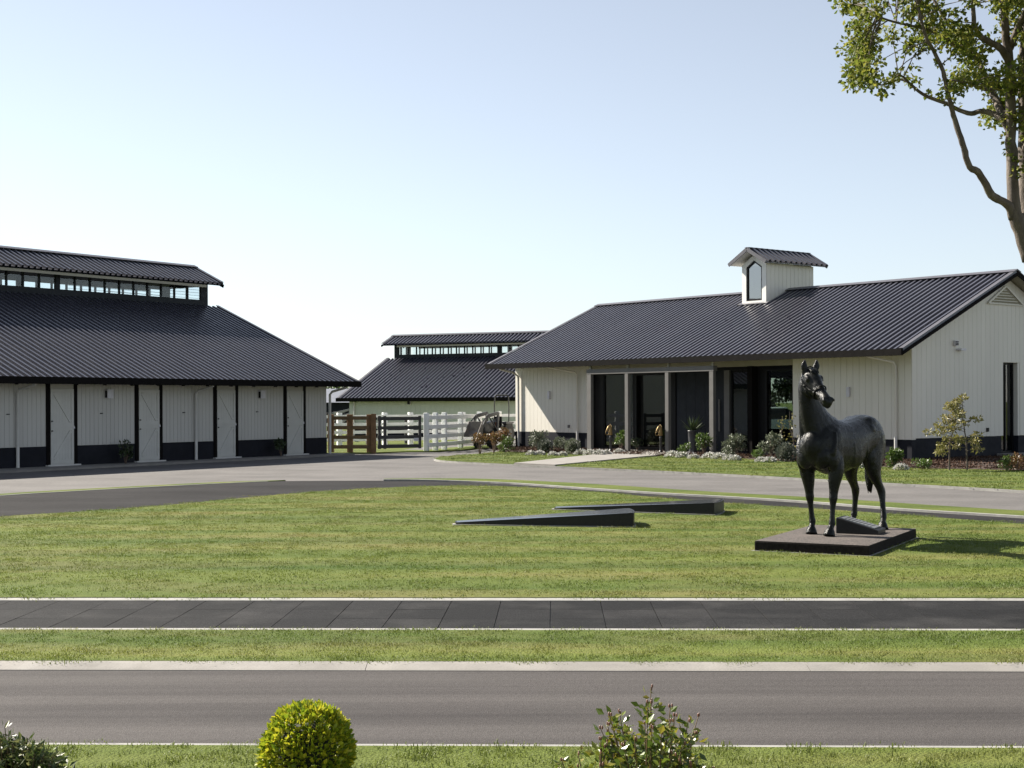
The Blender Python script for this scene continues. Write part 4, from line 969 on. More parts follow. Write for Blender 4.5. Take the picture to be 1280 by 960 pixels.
shrub('low_shrub', 'low yellowish tuft left of the corner window shrub', 'shrub', P2(945, 575), .40, .34, M['leaf_mid'], 220, .06, bedz, 3, seed=18)
clipped('ball_bush', 'round grey bush just left of the bronze horse', 'bush', P2(983, 576.5), .27, .24, M['leaf_ball'], 900, .055, bedz, 19, 'clipped grey balls in the bed', stem=False)
shrub('green_shrub', 'glossy bright green bush right behind the horse rump', 'shrub', P2(1117, 583.5), .58, .36, M['leaf_mid'], 420, .085, bedz, 4, seed=20)
shrub('low_shrub', 'low spreading green plant at the office corner', 'shrub', P2(1152, 586), .28, .42, M['leaf_mid'], 240, .06, bedz, 3, seed=24)
shrub('rust_shrub', 'orange tipped low shrub at the right edge of the bed', 'shrub', P2(1272, 588), .50, .44, M['leaf_rust'], 260, .065, bedz, 4, seed=25)
shrub('green_shrub', 'low green shrub by the side door step', 'shrub', P2(1259, 588), .40, .30, M['leaf_mid'], 200, .06, bedz, 4, seed=26)
shrub('climbing_shrub', 'thin green plant behind the right horse head post', 'shrub', P2(896, 566), .60, .25, M['leaf_mid'], 120, .06, bedz, 3, seed=27)
wf_ = [('white flower mound farthest left, below the lit wall', 664, 568.6, .19), ('white flower mound left of the dark ball bush', 675, 568.4, .18), ('white flower mound right of the dark ball bush', 691.5, 569.2, .16), ('white flower mound between grey shrub and grey ball', 703, 569.2, .16),
       ('white flower mound at the second downpipe foot', 726, 568, .24), ('white flower mound beside the left portal post', 737, 568.6, .26), ('white flower mound right of the left portal post', 749, 568.8, .25), ('white flower mound left of the left horse head post', 757, 568.2, .22), ('white flower mound at the walk edge, right of the left post', 774, 566.4, .20),
       ('broad white flower mound right of the right horse head post', 841, 571.4, .30), ('white flower mound beside the broad one, right of the walk', 853, 571.8, .24), ('white flower mound below the urn', 867, 573, .18), ('white flower mound left of the right portal post', 887, 573, .28), ('white flower mound right of the right portal post', 898.5, 573.4, .26), ('white flower mound below the long leaved shrub', 910.5, 574.8, .20), ('white flower mound next right of the long leaved shrub', 919, 575.4, .19), ('white flower mound below the corner window, left one', 951.5, 577, .18), ('white flower mound below the corner window, right one', 962.5, 577.4, .20), ('white flower mound seen under the horse belly', 1072, 584.2, .22), ('white flower mound right of the glossy bush behind the horse', 1126, 587.2, .20)]
for i, (lb, px, py, rd) in enumerate(wf_): mound(lb, P2(px, py), rd*.80, rd*.58, 40+i, bedz)
# young multi-stem tree in the bed against the gable
def sapling(label, xy, h, wd, seed, n=420):
    r = np.random.default_rng(seed); root = empty('young_tree', (xy[0], xy[1], bedz), 0, label, 'tree')
    tk = MB(); blobs = []
    for s in range(2):
        x0 = (s-.5)*.5*.9; top = np.array([x0*.6+r.normal()*.05, r.normal()*.1, h*(1 if s else .85)])
        tk.tube([(x0, 0, 0), (x0*.95, .02, h*.35), tuple(top*np.array([1, 1, .7])), tuple(top)], [.022, .018, .012, .005], 6)
        for i in range(15):
            t = .22+.74*(i+r.random()*.6)/15; c = np.array([x0*(1-.35*t), 0, h*t*(1 if s else .9)]); a = r.random()*6.28; l_ = wd*(.25+.75*math.sin(math.pi*min(1, t*.95+.05)))*r.uniform(.5, 1)
            e = c+np.array([math.cos(a)*l_, math.sin(a)*l_*.8, .12*l_+.02]); tk.tube([tuple(c), tuple((c+e)/2+np.array([0, 0, .03])), tuple(e)], [.007, .005, .002], 5)
            blobs.append((tuple(e), (.11, .11, .06))); blobs.append((tuple((c+2*e)/3), (.10, .10, .05)))
    link('crown', leaf_mesh('crown', clumpy(n, blobs, r, .1), .085, M['leaf_pale'], .5, .15, seed=seed), root); tk.build('trunk', M['bark'], root); return root
sapling('young yellow leaved tree with two thin stems before the gable', P2(1198, 587.5), 1.95, .62, 30, 1500)
sapling('slim yellow leaved sapling in front of the corner window', P2(985, 575) if 0 else P2(984, 573), 1.45, .10, 31, 60)
# small climbers at the stable wall
for lb, x_, h_, sd in (('dark shrub against the stable plinth, nearer one', 9.30, .85, 33), ('dark shrub against the stable plinth, farther one', 2.70, .72, 34)):
    shrub('wall_shrub', lb, 'shrub', SW(x_, .42)[:2], h_, .30, M['leaf_dark'], 200, .085, .03, 4, 'shrubs along the stable wall', seed=sd)

# ------------------------------------------------------------------ big tree at the right edge
def big_tree():
    D = 21.0
    root = empty('big_tree', ((1298-640)/F*D, D, 0), 0, 'tall leafy tree with pale bark at the right edge', 'tree')
    ro = Vector(root.location)
    def T(px, py, dd=0.0): return AT(px, py, D+dd)-ro
    tk = MB(); r = random.Random(4); ends = []
    limbs = [
     ([(1335, 655, 0), (1324, 560, 0), (1310, 450, .05), (1299, 380, 0), (1291, 335, 0), (1281, 298, 0), (1275, 268, 0)], .20, .085),
     ([(1288, 325, 0), (1276, 290, -.05), (1269, 265, -.1), (1266, 235, -.1), (1264, 190, -.1), (1263, 155, -.15), (1264, 120, -.2), (1262, 75, -.2), (1257, 35, -.3), (1255, -10, -.3), (1250, -90, -.4), (1240, -200, -.3)], .115, .04),
     ([(1296, 360, 0), (1290, 320, .1), (1284, 280, .2), (1281, 230, .3), (1281, 170, .4), (1279, 110, .5), (1282, 40, .7), (1290, -60, .9), (1300, -200, 1.1)], .125, .05),
     ([(1267, 273, -.1), (1262, 258, -.15), (1250, 250, -.25), (1240, 244, -.35), (1229, 225, -.45), (1222, 214, -.55), (1212, 209, -.6), (1206, 190, -.65), (1201, 173, -.7), (1194, 150, -.7), (1188, 131, -.8), (1183, 108, -.8), (1179, 89, -.9), (1169, 67, -.9), (1160, 52, -1.0), (1153, 32, -1.1), (1148, 5, -1.1)], .070, .018),
     ([(1263, 165, -.1), (1256, 152, -.1), (1248, 146, 0), (1238, 141, .1), (1225, 139, .15), (1214, 142, .2), (1200, 138, .3), (1180, 128, .4), (1162, 122, .5), (1148, 114, .5), (1137, 104, .6), (1124, 99, .7), (1112, 104, .7)], .058, .014),
     ([(1137, 104, .6), (1125, 94, .6), (1110, 104, .7), (1098, 106, .7), (1088, 100, .8), (1077, 93, .8)], .018, .008),
     ([(1258, 150, -.1), (1246, 128, .3), (1236, 108, .5), (1229, 90, .6), (1222, 72, .8), (1212, 58, .9), (1195, 42, 1.1), (1180, 22, 1.2), (1165, -5, 1.3)], .066, .022),
     ([(1224, 76, .7), (1205, 62, .3), (1186, 52, 0), (1168, 40, -.2), (1148, 34, -.4), (1120, 28, -.5), (1096, 20, -.6)], .040, .012),
     ([(1262, 78, -.2), (1252, 62, -.4), (1240, 54, -.5), (1226, 46, -.7), (1219, 34, -.8), (1217, 14, -.9), (1215, -20, -1.0), (1205, -90, -1.2)], .062, .020),
     ([(1250, 110, .1), (1232, 112, -.5), (1212, 104, -1.0), (1190, 100, -1.4)], .035, .012),
     ([(1281, 190, .3), (1300, 150, .3), (1330, 110, .2), (1370, 70, 0), (1420, 20, 0)], .07, .02),
     ([(1282, 240, .3), (1310, 200, -.3), (1350, 170, -.8), (1400, 140, -1.2)], .06, .02),
     ([(1262, 60, -.2), (1285, 10, -.8), (1320, -60, -1.4), (1360, -130, -1.7)], .06, .02),
     ([(1255, -10, -.3), (1225, -70, .3), (1180, -130, .8), (1130, -160, 1.0)], .05, .015),
     ([(1280, 80, .6), (1300, 20, 1.4), (1310, -80, 2.0)], .06, .02)]
    pl = []
    for pts, r0, r1 in limbs:
        P = [T(*p) for p in pts]; Q = []
        for i in range(len(P)-1):
            p0, p1, p2, p3 = P[max(i-1, 0)], P[i], P[i+1], P[min(i+2, len(P)-1)]
            for j in range(3):
                t = j/3; Q.append(.5*((2*p1)+(-p0+p2)*t+(2*p0-5*p1+4*p2-p3)*t*t+(-p0+3*p1-3*p2+p3)*t**3)+Vector((r.uniform(-1, 1), r.uniform(-1, 1), 0))*r0*.10)
        Q.append(P[-1]); rad = [lerp(r0, r1, (i/(len(Q)-1))**.8)*r.uniform(.93, 1.07) for i in range(len(Q))]
        if r0 > .2: rad[0] *= 1.35; rad[1] *= 1.15
        tk.tube(Q, rad, 10); pl += [(q, rr_) for q, rr_ in zip(Q, rad)]
    # leaf clusters: sampled over the crown's outline, each hung on a twig from the nearest limb
    rg = np.random.default_rng(12); node = np.array([tuple(q) for q, _ in pl]); blobs = []; tw = MB()
    outline = [(1048, 20), (1056, 0), (1078, -40), (1120, -120), (1180, -230), (1260, -290), (1350, -230), (1430, -110), (1470, 20), (1440, 130), (1370, 190), (1310, 225), (1285, 215), (1275, 160), (1258, 148), (1246, 158), (1225, 133), (1205, 130), (1185, 121), (1165, 118), (1145, 104), (1122, 96), (1104, 108), (1090, 104), (1072, 102), (1056, 106), (1049, 96), (1054, 86), (1068, 76), (1063, 60), (1062, 45), (1053, 34)]
    def inside(x, y):
        c = False; n = len(outline)
        for i in range(n):
            x0, y0_ = outline[i]; x1, y1_ = outline[(i+1) % n]
            if (y0_ > y) != (y1_ > y) and x < (x1-x0)*(y-y0_)/(y1_-y0_)+x0: c = not c
        return c
    holes = [(1112, 14, 9, 10), (1096, 38, 8, 6), (1150, 80, 20, 12), (1165, 95, 14, 8), (1200, 20, 7, 8), (1176, 62, 10, 9), (1131, 70, 6, 6), (1196, 82, 9, 8), (1238, 70, 6, 8), (1262, 55, 5, 9), (1245, 28, 6, 7), (1210, 118, 12, 8), (1270, 90, 5, 10), (1118, 52, 6, 5)]
    k = 0
    while k < 620:
        x, y = rg.uniform(1045, 1470), rg.uniform(-290, 230)
        if not inside(x, y): continue
        if any(((x-hx)/ (rx+7))**2+((y-hy)/(ry+7))**2 < 1 for hx, hy, rx, ry in holes): continue
        dx = (x-1265)/200; dy = (y+20)/240; mxd = 2.2*math.sqrt(max(.06, 1-min(1, dx*dx*.8+dy*dy*.8)))
        dd = rg.uniform(-1, 1)*mxd*.85
        c = T(x, y, dd); d2 = ((node-np.array(c))**2).sum(1); j = int(d2.argmin()); near = Vector(node[j])
        if d2[j] > 1.1**2: c = near.lerp(c, 1.1/math.sqrt(d2[j]))
        if x < 1285 and -10 < y < 260:
            q = c+ro; sx = 640+q.x/q.y*F
            if sx < 1047: continue
        mid = near.lerp(c, .5)+Vector((0, 0, .05)); tw.tube([near, mid, c], [.011, .007, .003], 5)
        s_ = rg.uniform(.13, .24); blobs.append((tuple(c), (s_, s_, s_*.75))); k += 1
        for e in range(2):
            c2 = near.lerp(c, rg.uniform(.4, .9))+Vector(tuple(rg.normal(size=3)*.05)); s2 = rg.uniform(.06, .11); blobs.append((tuple(c2), (s2, s2, s2*.8)))
    for q, rr_ in pl:                                          # epicormic tufts on the boughs
        if rr_ < .035 and rg.random() < .40: blobs.append((tuple(q+Vector((0, 0, .05))), (.08, .08, .07)))
    for px, py in ((1262, 190), (1258, 172), (1268, 215), (1275, 205)): blobs.append((tuple(T(px, py, -.2)), (.09, .09, .11)))
    pts = clumpy(50000, blobs, rg, .15)
    link('crown', leaf_mesh('crown', pts, .072, M['leaf_tree'], .66, -.05, seed=8), root)
    o = tk.build('trunk', M['bark'], root, smooth=True); tw.build('twigs', M['bark'], root)
    return root
big_tree()

# ------------------------------------------------------------------ fences
def fence(name, label, pts, rails, hpost, pw, mats, cat='fence', railh=.13, cap=0, rail_side=-1, group=None):
    root = empty(name, (pts[0][0], pts[0][1], 0), 0, label, cat, group); ox, oy = pts[0]
    for x, y in pts:
        a = math.atan2(pts[-1][1]-oy, pts[-1][0]-ox)
        o = MB().box(-pw/2, pw/2, -pw/2, pw/2, -.05, hpost).build('post', mats[0], root, (x-ox, y-oy, 0)); o.rotation_euler = (0, 0, a); bv = o.modifiers.new('b', 'BEVEL'); bv.width = .012
    for (x0, y0_), (x1, y1_) in zip(pts[:-1], pts[1:]):
        d = Vector((x1-x0, y1_-y0_)).normalized(); nn = Vector((d.y, -d.x))*(pw/2+.022)*(-rail_side)
        for z in rails:
            MB().beam((x0-ox+nn.x, y0_-oy+nn.y, z), (x1-ox+nn.x, y1_-oy+nn.y, z), .04, railh).build('rail', mats[1], root)
    return root
RZ = (1.27, .92, .57, .22)
fence('timber_fence', 'brown timber post and rail fence beside the stable corner', [(-6.62, 52.3), (-5.92, 52.25), (-5.20, 52.2)], RZ, 1.40, .20, (M['wood_post'], M['wood']), rail_side=-1)
o = empty('gate_post', (-5.04, 52.1, 0), 0, 'thick brown timber gate post between brown fence and black gate', 'post'); MB().box(-.08, .08, -.12, .12, -.05, 1.42).build('post_timber', M['wood_post'], o); bx('gate_hinge', .07, .12, -.03, .03, 1.2, 1.3, M['iron'], o)
gt = empty('yard_gate', (-4.92, 52.3, 0), math.atan2(.75, 1.62), 'black timber farm gate with four rails', 'gate')
GLn = 1.70
for z in (1.24, .90, .56, .22): bx('rail', 0, GLn, -.02, .02, z-.065, z+.065, M['gate'], gt)
for a in (.02, .23, GLn-.10): bx('stile', a, a+.10, -.035, .035, .13, 1.34, M['gate'], gt)
bx('gate_latch', GLn-.3, GLn-.12, -.07, -.036, .40, .52, M['lightgrey'], gt)
fence('white_fence', 'white post and rail fence right of the black gate', [(-3.20, 53.4), (-2.90, 54.1), (-2.60, 54.9), (-2.06, 57.2), (-1.35, 59.2), (-.55, 61.0)], (1.26, .91, .56, .24), 1.44, .17, (M['fence_white'], M['fence_white']), rail_side=-1, railh=.15)
fence('white_fence', 'white fence farther back, seen through the black gate', [(-9.2, 60.5), (-7.4, 61.3), (-5.54, 62.2), (-4.46, 62.8), (-2.2, 63.8), (.4, 65.0)], (1.24, .90, .56, .24), 1.40, .20, (M['fence_white'], M['fence_white']), railh=.13)
fence('black_fence', 'black rail fence behind the brown fence', [(-10.6, 63.2), (-8.6, 64.2), (-6.6, 65.2), (-4.9, 66.0)], (1.2, .86, .5, .2), 1.25, .12, (M['gate'], M['gate']), railh=.14)
fence('black_fence', 'black rail fence running away up the paddock', [(-9.0, 70), (-10.2, 82), (-11.4, 95), (-12.9, 110), (-14.8, 130)], (1.25, .9, .55), 1.35, .14, (M['gate'], M['gate']), railh=.16)
# far shed and trees
fs = empty('far_shed', (-17.6, 140, 0), R(-12), 'distant dark shed with blue grey roof past the stable corner', 'shed')
MB().prism([(-5, -3), (5, -3), (5, 3), (-5, 3)], 0, 2.0).build('wall', M['plinth'], fs)
MB().add([(-5.4, -3.5, 1.9), (5.4, -3.5, 1.9), (5.4, 3.5, 1.9), (-5.4, 3.5, 1.9), (-5.4, 0, 3.25), (5.4, 0, 3.25)], [(0, 1, 5, 4), (2, 3, 4, 5), (0, 4, 3), (1, 2, 5), (0, 3, 2, 1)]).build('roof', M['farroof'], fs)
def fartree(label, xy, h, wd, mat, seed, n=2600, ls=.28, group=None):
    r = np.random.default_rng(seed); root = empty('far_tree', (xy[0], xy[1], 0), 0, label, 'tree', group); blobs = []; tk = MB()
    tk.tube([(0, 0, 0), (0.05, 0, h*.45), (0, .05, h*.8)], [.16, .12, .04], 7)
    for i in range(16):
        a = r.random()*6.28; t = r.random(); q = wd*(.25+.75*math.sin(math.pi*(.15+.75*t)))*math.sqrt(r.random()); c = (q*math.cos(a), q*math.sin(a), h*(.22+.68*t)); s_ = wd*r.uniform(.28, .45); blobs.append((c, (s_, s_, s_*.8)))
        tk.tube([(0, 0, c[2]*.7), (c[0]*.5, c[1]*.5, c[2]*.9), c], [.05, .03, .015], 5)
    link('crown', leaf_mesh('crown', clumpy(n, blobs, r, .3), ls, mat, .7, 0, seed=seed), root); tk.build('trunk', M['bark'], root); return root
fartree('distant pale green tree left of the far shed', (-21.5, 172), 4.2, 3.2, M['leaf_mid'], 61); fartree('distant dark tree behind the far shed', (-17, 176), 3.7, 3.4, M['leaf_dark'], 62)
fartree('distant dark tree right of the far shed', (-12.6, 182), 3.0, 3.0, M['leaf_dark'], 63)
for i, (x_, y_, h_, m_) in enumerate([(11.0, 76, 6.5, 'leaf_mid'), (13.8, 79, 7.5, 'leaf_dark'), (16.8, 77, 7, 'leaf_mid'), (19.8, 80, 7.5, 'leaf_dark')]):
    fartree(['tree behind the office, seen greenest through the corner window', 'dark tall tree behind the office, second along', 'mid green tree behind the office, third along', 'dark tree behind the office, rightmost'][i], (x_, y_), h_, 2.5, M[m_], 70+i, 8000, .20, 'trees behind the office')

# ------------------------------------------------------------------ horse head hitching posts, urn
def hitch(label, xy, z):
    root = empty('hitching_post', (xy[0], xy[1], z), R(205), label, 'post', 'horse head posts at the entrance'); root.scale = (.88, .88, .95)
    MB().lathe([(.085, 0), (.085, .05), (.055, .07), (.045, .12), (.045, .50), (.06, .52), (.06, .55), (.04, .57), (.05, .66)], n=12).build('post', M['iron'], root, smooth=True)
    h = MB(); k = [((.0, 0, .62), .055, .075), ((.01, 0, .72), .05, .075), ((.0, 0, .82), .045, .066), ((.02, 0, .91), .043, .06), ((.07, 0, .93), .042, .055), ((.13, 0, .86), .034, .045), ((.18, 0, .79), .027, .034), ((.205, 0, .755), .018, .022)]
    h.loft(catmull(k, 2), (0, 1, 0), 12)
    for s in (-1, 1): h.loft([((.02, s*.028, .95), .014, .012), ((.015, s*.032, .99), .012, .010), ((.01, s*.034, 1.03), .003, .003)], (0, 1, 0), 8)
    h.build('horse_head', M['gold'], root, smooth=True)
    rg_ = MB(); rg_.tube([(.16+.075*math.sin(a), 0, .70-.075*math.cos(a)) for a in [2*math.pi*i/16 for i in range(17)]], .011, 6, cap=False); rg_.build('tether_ring', M['gold'], root, smooth=True)
    mn = MB()
    for i in range(6): mn.ball((-.065+.005*i, 0, .66+.055*i), (.022, .018, .035), 8, 6)
    mn.build('mane', M['gold'], root, smooth=True)
hitch('horse head hitching post on the left of the entry walk', G(763.5, 564.5, .06), .06); hitch('horse head hitching post on the right of the entry walk', G(826, 566, .06), .06)
ux, uy = OW(8.6, .45)[:2]
M['urn'] = simple('dark_glazed_urn', (.045, .047, .052), .4)
ur = empty('tall_urn', (ux, uy, .075), 0, 'tall grey tapered urn holding a dark spiky plant by the door', 'urn')
MB().lathe([(.13, 0), (.14, .03), (.15, .3), (.17, .6), (.185, .84), (.20, .86), (.20, .89), (.16, .88)], n=18).build('vase', M['urn'], ur, smooth=True); ur.scale = (.85, .85, .85)
MB().lathe([(.26, -.02), (.27, .012), (.2, .018)], n=18).build('saucer', M['lightgrey'], ur)
r_ = np.random.default_rng(77); P_ = np.array([[0, 0, .85, *(lambda a, e: (1.8*math.cos(a)*math.cos(e), 1.8*math.sin(a)*math.cos(e), 1.8*math.sin(e)))(r_.random()*6.28, r_.uniform(.5, 1.5))] for i in range(46)])
link('spiky_leaves', leaf_mesh('spiky_leaves', P_, .62, M['leaf_dark'], .09, .2, seed=5), ur)

# ------------------------------------------------------------------ tractor with front loader
def tractor():
    root = empty('tractor', (-.80, 57.4, 0), math.atan2(-.90, -.44), 'dark compact tractor with raised front loader behind the shrubs', 'tractor'); root.scale = (.88, .66, .98)   # x = forward
    T_ = M['tractor']
    def wheel(x, y, r0, wd, nm):
        tyre = MB().tube([(x, y-wd/2, r0), (x, y-wd*.42, r0), (x, y+wd*.42, r0), (x, y+wd/2, r0)], [r0*.86, r0, r0, r0*.86], 22).build('wheel', M['rubber'], root)
        MB().tube([(x, y-wd/2-.01, r0), (x, y+wd/2+.01, r0)], r0*.5, 16).build('rim', M['tractor'], tyre)
        lug = MB()
        for k in range(18):
            a = 2*math.pi*k/18; lug.beam((x+(r0+.01)*math.cos(a), y-wd*.45, r0+(r0+.01)*math.sin(a)), (x+(r0+.01)*math.cos(a+.12), y+wd*.45, r0+(r0+.01)*math.sin(a+.12)), .04, .05, (math.cos(a), 0, math.sin(a)))
        lug.build('tread', M['rubber'], tyre)
    for s in (-1, 1): wheel(-.75, s*.55, .52, .30, 'rear'); wheel(.70, s*.50, .34, .22, 'front')
    o = MB().prism([(-.1, -.25), (1.05, -.22), (1.05, .22), (-.1, .25)], .62, lambda x, y: 1.12-.10*max(0, x)).build('hood', T_, root); bv = o.modifiers.new('b', 'BEVEL'); bv.width = .05; bv.segments = 2
    bx('chassis', -.9, .95, -.2, .2, .38, .64, M['iron'], root); bx('grille', 1.05, 1.07, -.18, .18, .66, .98, M['iron'], root)
    o = MB().box(-.62, -.20, -.24, .24, .80, .90).box(-.66, -.56, -.24, .24, .90, 1.28).build('seat', M['black'], root)
    for s in (-1, 1): MB().prism([(-1.15, s*.40), (-.35, s*.40), (-.35, s*.72), (-1.15, s*.72)], .98, 1.06).build('mudguard', T_, root)
    MB().tube([(-.95, -.5, .9), (-.98, -.5, 1.7), (-.98, -.46, 2.10), (-.98, -.38, 2.16), (-.98, .38, 2.16), (-.98, .46, 2.10), (-.98, .5, 1.7), (-.95, .5, .9)], .035, 8).build('roll_bar', M['iron'], root)
    MB().tube([(-.25, 0, 1.0), (-.05, 0, 1.22)], .02, 6).build('steering_column', M['iron'], root)
    MB().tube([(-.26+.0*math.cos(a)-.05*math.sin(a), .17*math.cos(a), 1.25+.17*math.sin(a)*.6) for a in [2*math.pi*i/16 for i in range(17)]], .014, 6, cap=False).build('steering_wheel', M['iron'], root)
    la = MB()
    for s in (-1, 1):
        la.beam((.05, s*.38, .55), (-.05, s*.38, 1.45), .09, .16, (1, 0, 0)); la.beam((-.05, s*.38, 1.42), (.95, s*.38, 1.32), .08, .14); la.beam((.95, s*.38, 1.34), (1.54, s*.38, .86), .08, .14)
        la.tube([(.10, s*.40, .75), (.85, s*.40, 1.24)], .035, 8); la.tube([(.95, s*.40, 1.38), (1.58, s*.40, 1.06)], .03, 8)
    la.beam((1.30, -.38, 1.02), (1.30, .38, 1.02), .08, .08); la.build('loader_arm', T_, root)
    bk = MB(); W_ = .44
    pr = [(1.62, 1.10), (1.58, .74), (1.70, .54), (2.15, .50)]
    for (x0, z0), (x1, z1) in zip(pr[:-1], pr[1:]): bk.beam((x0, 0, z0), (x1, 0, z1), 2*W_, .03, (0, 0, 1) if abs(x1-x0) > .1 else (1, 0, 0))
    for s in (-1, 1):
        pts = [(1.62, 1.12), (1.56, .72), (1.68, .52), (2.17, .48), (2.12, .58)]; n = len(pts)
        bk.add([(x, s*W_-.012, z) for x, z in pts]+[(x, s*W_+.012, z) for x, z in pts], [tuple(range(n)), tuple(range(n, 2*n))[::-1]]+[(i, (i+1) % n, n+(i+1) % n, n+i) for i in range(n)])
    bucket = bk.build('bucket', M['bucket'], root)
    for k in range(5): bx('bucket_rib', 1.70, 2.10, -.36+k*.18-.02, -.36+k*.18+.02, .53, .58, M['bucket'], bucket)
    for s in (-1, 1): MB().ball((1.06, s*.13, .9), (.03, .05, .05), 10, 6).build('headlight', M['lightgrey'], root)
    bx('amber_panel', -.25, .05, .255, .27, .8, 1.05, M['orange'], root)
tractor()
# white car parked beyond the office, seen through its windows
def car(xy, rz):
    root = empty('parked_car', (xy[0], xy[1], 0), rz, 'white car parked beyond the office, seen through the corner window', 'car')
    def shell(secs, name, mat):
        mb = MB(); n = len(secs[0][1])
        for x, pr in secs: mb.v += [(x, y, z) for y, z in pr]
        for i in range(len(secs)-1):
            for k in range(n): mb.f.append((i*n+k, i*n+(k+1) % n, (i+1)*n+(k+1) % n, (i+1)*n+k))
        mb.f += [tuple(range(n))[::-1], tuple((len(secs)-1)*n+k for k in range(n))]
        o = mb.build(name, mat, root, smooth=False); bv = o.modifiers.new('b', 'BEVEL'); bv.width = .04; bv.segments = 2; return o
    def ring(w0, w1, z0, z1): return [(-w0, z0), (w0, z0), (w0, z0+(z1-z0)*.55), (w1, z1), (-w1, z1), (-w0, z0+(z1-z0)*.55)]
    shell([(-2.15, ring(.75, .68, .42, .86)), (-2.0, ring(.85, .78, .30, .95)), (-.9, ring(.88, .82, .28, 1.0)), (.9, ring(.88, .82, .28, .98)), (1.7, ring(.86, .78, .28, .88)), (2.1, ring(.78, .68, .36, .74))], 'body', M['carpaint'])
    shell([(-1.95, ring(.70, .60, .94, 1.02)), (-1.3, ring(.74, .58, .96, 1.48)), (.1, ring(.76, .60, .97, 1.52)), (1.0, ring(.76, .66, .95, 1.02))], 'cabin_glass', M['black'])
    shell([(-1.45, ring(.62, .58, 1.44, 1.52)), (.15, ring(.63, .58, 1.48, 1.56))], 'roof', M['carpaint'])
    for x in (-1.3, 1.35):
        for s in (-1, 1):
            o = MB().tube([(x, s*.72, .33), (x, s*.90, .33)], .33, 20).build('wheel', M['rubber'], root); MB().tube([(x, s*.90, .33), (x, s*.915, .33)], .21, 14).build('rim', M['lightgrey'], o)
    for s in (-1, 1): bx('headlight', 2.02, 2.12, s*.55-.12, s*.55+.12, .62, .70, M['lightgrey'], root)
car((12.6, 67.5), R(15))

# ------------------------------------------------------------------ grass
def tuft_mesh(name, mat, nbl, rad, h, wd, seed):
    r = np.random.default_rng(seed); v = []; f = []
    for i in range(nbl):
        a = r.random()*6.28; q = math.sqrt(r.random())*rad; x, y = q*math.cos(a), q*math.sin(a); b_ = r.random()*6.28; hh = h*r.uniform(.5, 1.1); ln = hh*r.uniform(.2, .9)
        ca, sn = math.cos(b_), math.sin(b_); k = len(v); w_ = wd*r.uniform(.7, 1.2)
        v += [(x-sn*w_, y+ca*w_, 0), (x+sn*w_, y-ca*w_, 0), (x+ca*ln*.45+sn*w_*.7, y+sn*ln*.45-ca*w_*.7, hh*.65), (x+ca*ln*.45-sn*w_*.7, y+sn*ln*.45+ca*w_*.7, hh*.65), (x+ca*ln, y+sn*ln, hh)]
        f += [(k, k+1, k+2, k+3), (k+3, k+2, k+4)]
    me = bpy.data.meshes.new(name); me.from_pydata(v, [], f); me.update(); me.materials.append(mat); return me
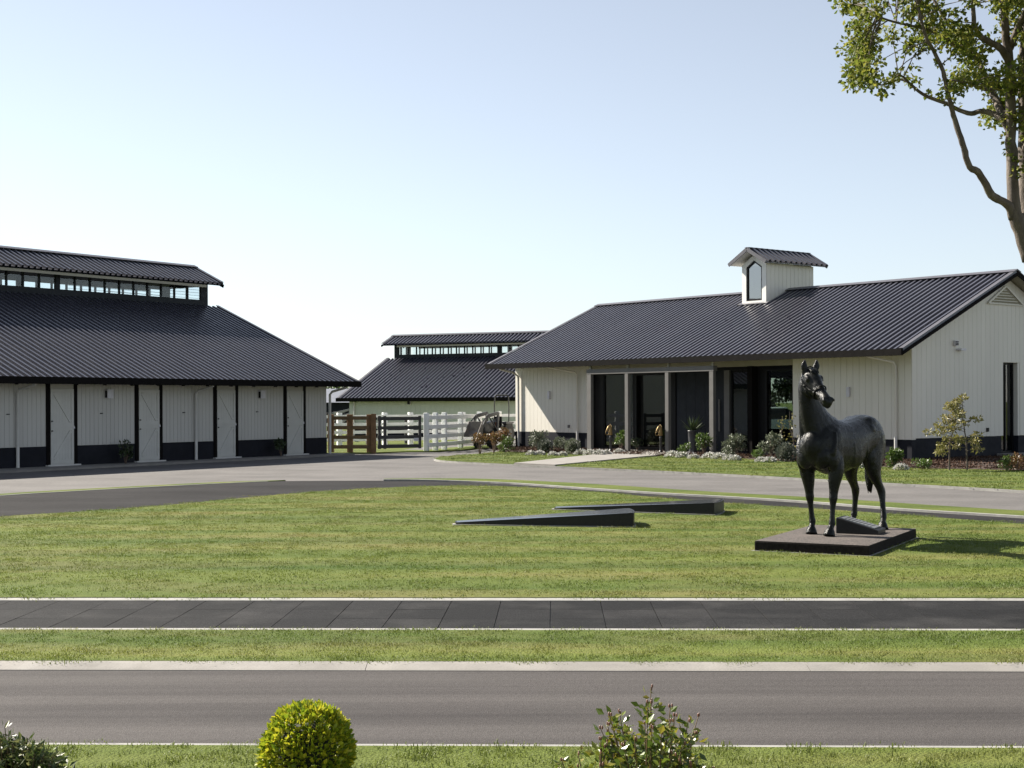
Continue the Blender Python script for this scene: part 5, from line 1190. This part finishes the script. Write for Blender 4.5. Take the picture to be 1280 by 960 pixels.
def scatter(name, poly, z, tuft, dens, seed, smin=.7, smax=1.25):
    me = bpy.data.meshes.new(name); me.from_pydata([(x, y, z) for x, y in poly], [], [tuple(range(len(poly)))]); me.update()
    if me.polygons[0].normal.z < 0: me.flip_normals()
    o = link(name, me); o['kind'] = 'stuff'
    ng = bpy.data.node_groups.new(name, 'GeometryNodeTree')
    ng.interface.new_socket('Geometry', in_out='INPUT', socket_type='NodeSocketGeometry'); ng.interface.new_socket('Geometry', in_out='OUTPUT', socket_type='NodeSocketGeometry')
    N = ng.nodes; i = N.new('NodeGroupInput'); u_ = N.new('NodeGroupOutput'); d = N.new('GeometryNodeDistributePointsOnFaces'); ins = N.new('GeometryNodeInstanceOnPoints'); oi = N.new('GeometryNodeObjectInfo')
    d.inputs['Density'].default_value = dens; d.inputs['Seed'].default_value = seed; oi.inputs['Object'].default_value = tuft; oi.inputs['As Instance'].default_value = True
    rv = N.new('FunctionNodeRandomValue'); rv.data_type = 'FLOAT_VECTOR'; rv.inputs[0].default_value = (-.12, -.12, 0); rv.inputs[1].default_value = (.12, .12, 6.28)
    rs = N.new('FunctionNodeRandomValue'); rs.data_type = 'FLOAT'; rs.inputs[2].default_value = smin; rs.inputs[3].default_value = smax
    L = ng.links.new; L(i.outputs[0], d.inputs['Mesh']); L(d.outputs['Points'], ins.inputs['Points']); L(oi.outputs['Geometry'], ins.inputs['Instance']); L(rv.outputs[0], ins.inputs['Rotation']); L(rs.outputs[1], ins.inputs['Scale']); L(ins.outputs[0], u_.inputs[0])
    m_ = o.modifiers.new('scatter', 'NODES'); m_.node_group = ng; return o
def tuft(name, mat, *a):
    o = link(name, tuft_mesh(name, mat, *a)); o['kind'] = 'stuff'; o.location = tuft.spot; return o
BED_SPOT = (*OW(3.0, .5)[:2], .056)
tuft.spot = (-2.0, 7.0, .015); tf1 = tuft('grass_tuft', M['blade2'], 34, .09, .022, .0026, 1)
tuft.spot = (-2.4, 10.5, .016); tf2 = tuft('grass_tuft', M['blade'], 56, .13, .015, .0026, 2)
tuft.spot = (-2.8, 16.0, .02); tf3 = tuft('grass_tuft', M['blade'], 64, .23, .014, .0040, 3)
tuft.spot = G(760, 580, .05)+(.045,); tf4 = tuft('grass_tuft', M['blade2'], 26, .20, .025, .008, 4)
def sy(x, y): return (x, y+SL*x)
scatter('grass', [sy(-4.6, 5.2), sy(4.6, 5.2), sy(4.6, 7.445), sy(-4.6, 7.445)], .012, tf1, 95, 1)
scatter('grass', [sy(-6, 9.865), sy(6, 9.865), sy(6, 11.25), sy(-6, 11.25)], .014, tf2, 85, 2)
lp = [p for p in RIN if -9 < p[0] < 11.5]
scatter('grass', [sy(-9, 13.085), (-9, lp[0][1])]+lp+[(11.5, lp[-1][1]), sy(11.5, 13.085)], .018, tf3, 36, 3)
for i, q in enumerate((LAWN_A, LAWN_B)): scatter('grass', q, .04, tf4, 20, 4+i)
M['chip'] = leaf('bark_chip', [(0, (.03, .017, .012)), (.7, (.075, .042, .028)), (1, (.14, .09, .06))], 0.0, .9, .1)
tuft.spot = BED_SPOT; tf5 = link('bark_chips', leaf_mesh('bark_chips', np.concatenate([np.random.default_rng(3).normal(size=(40, 3))*np.array([.14, .14, .006])+np.array([0, 0, .012])], 0), .06, M['chip'], .45, 0, seed=2)); tf5['kind'] = 'stuff'; tf5.location = BED_SPOT
scatter('mulch_chips', BF+[OW(-8, -8)[:2]]+bed_back[::-1], .056, tf5, 9, 9)
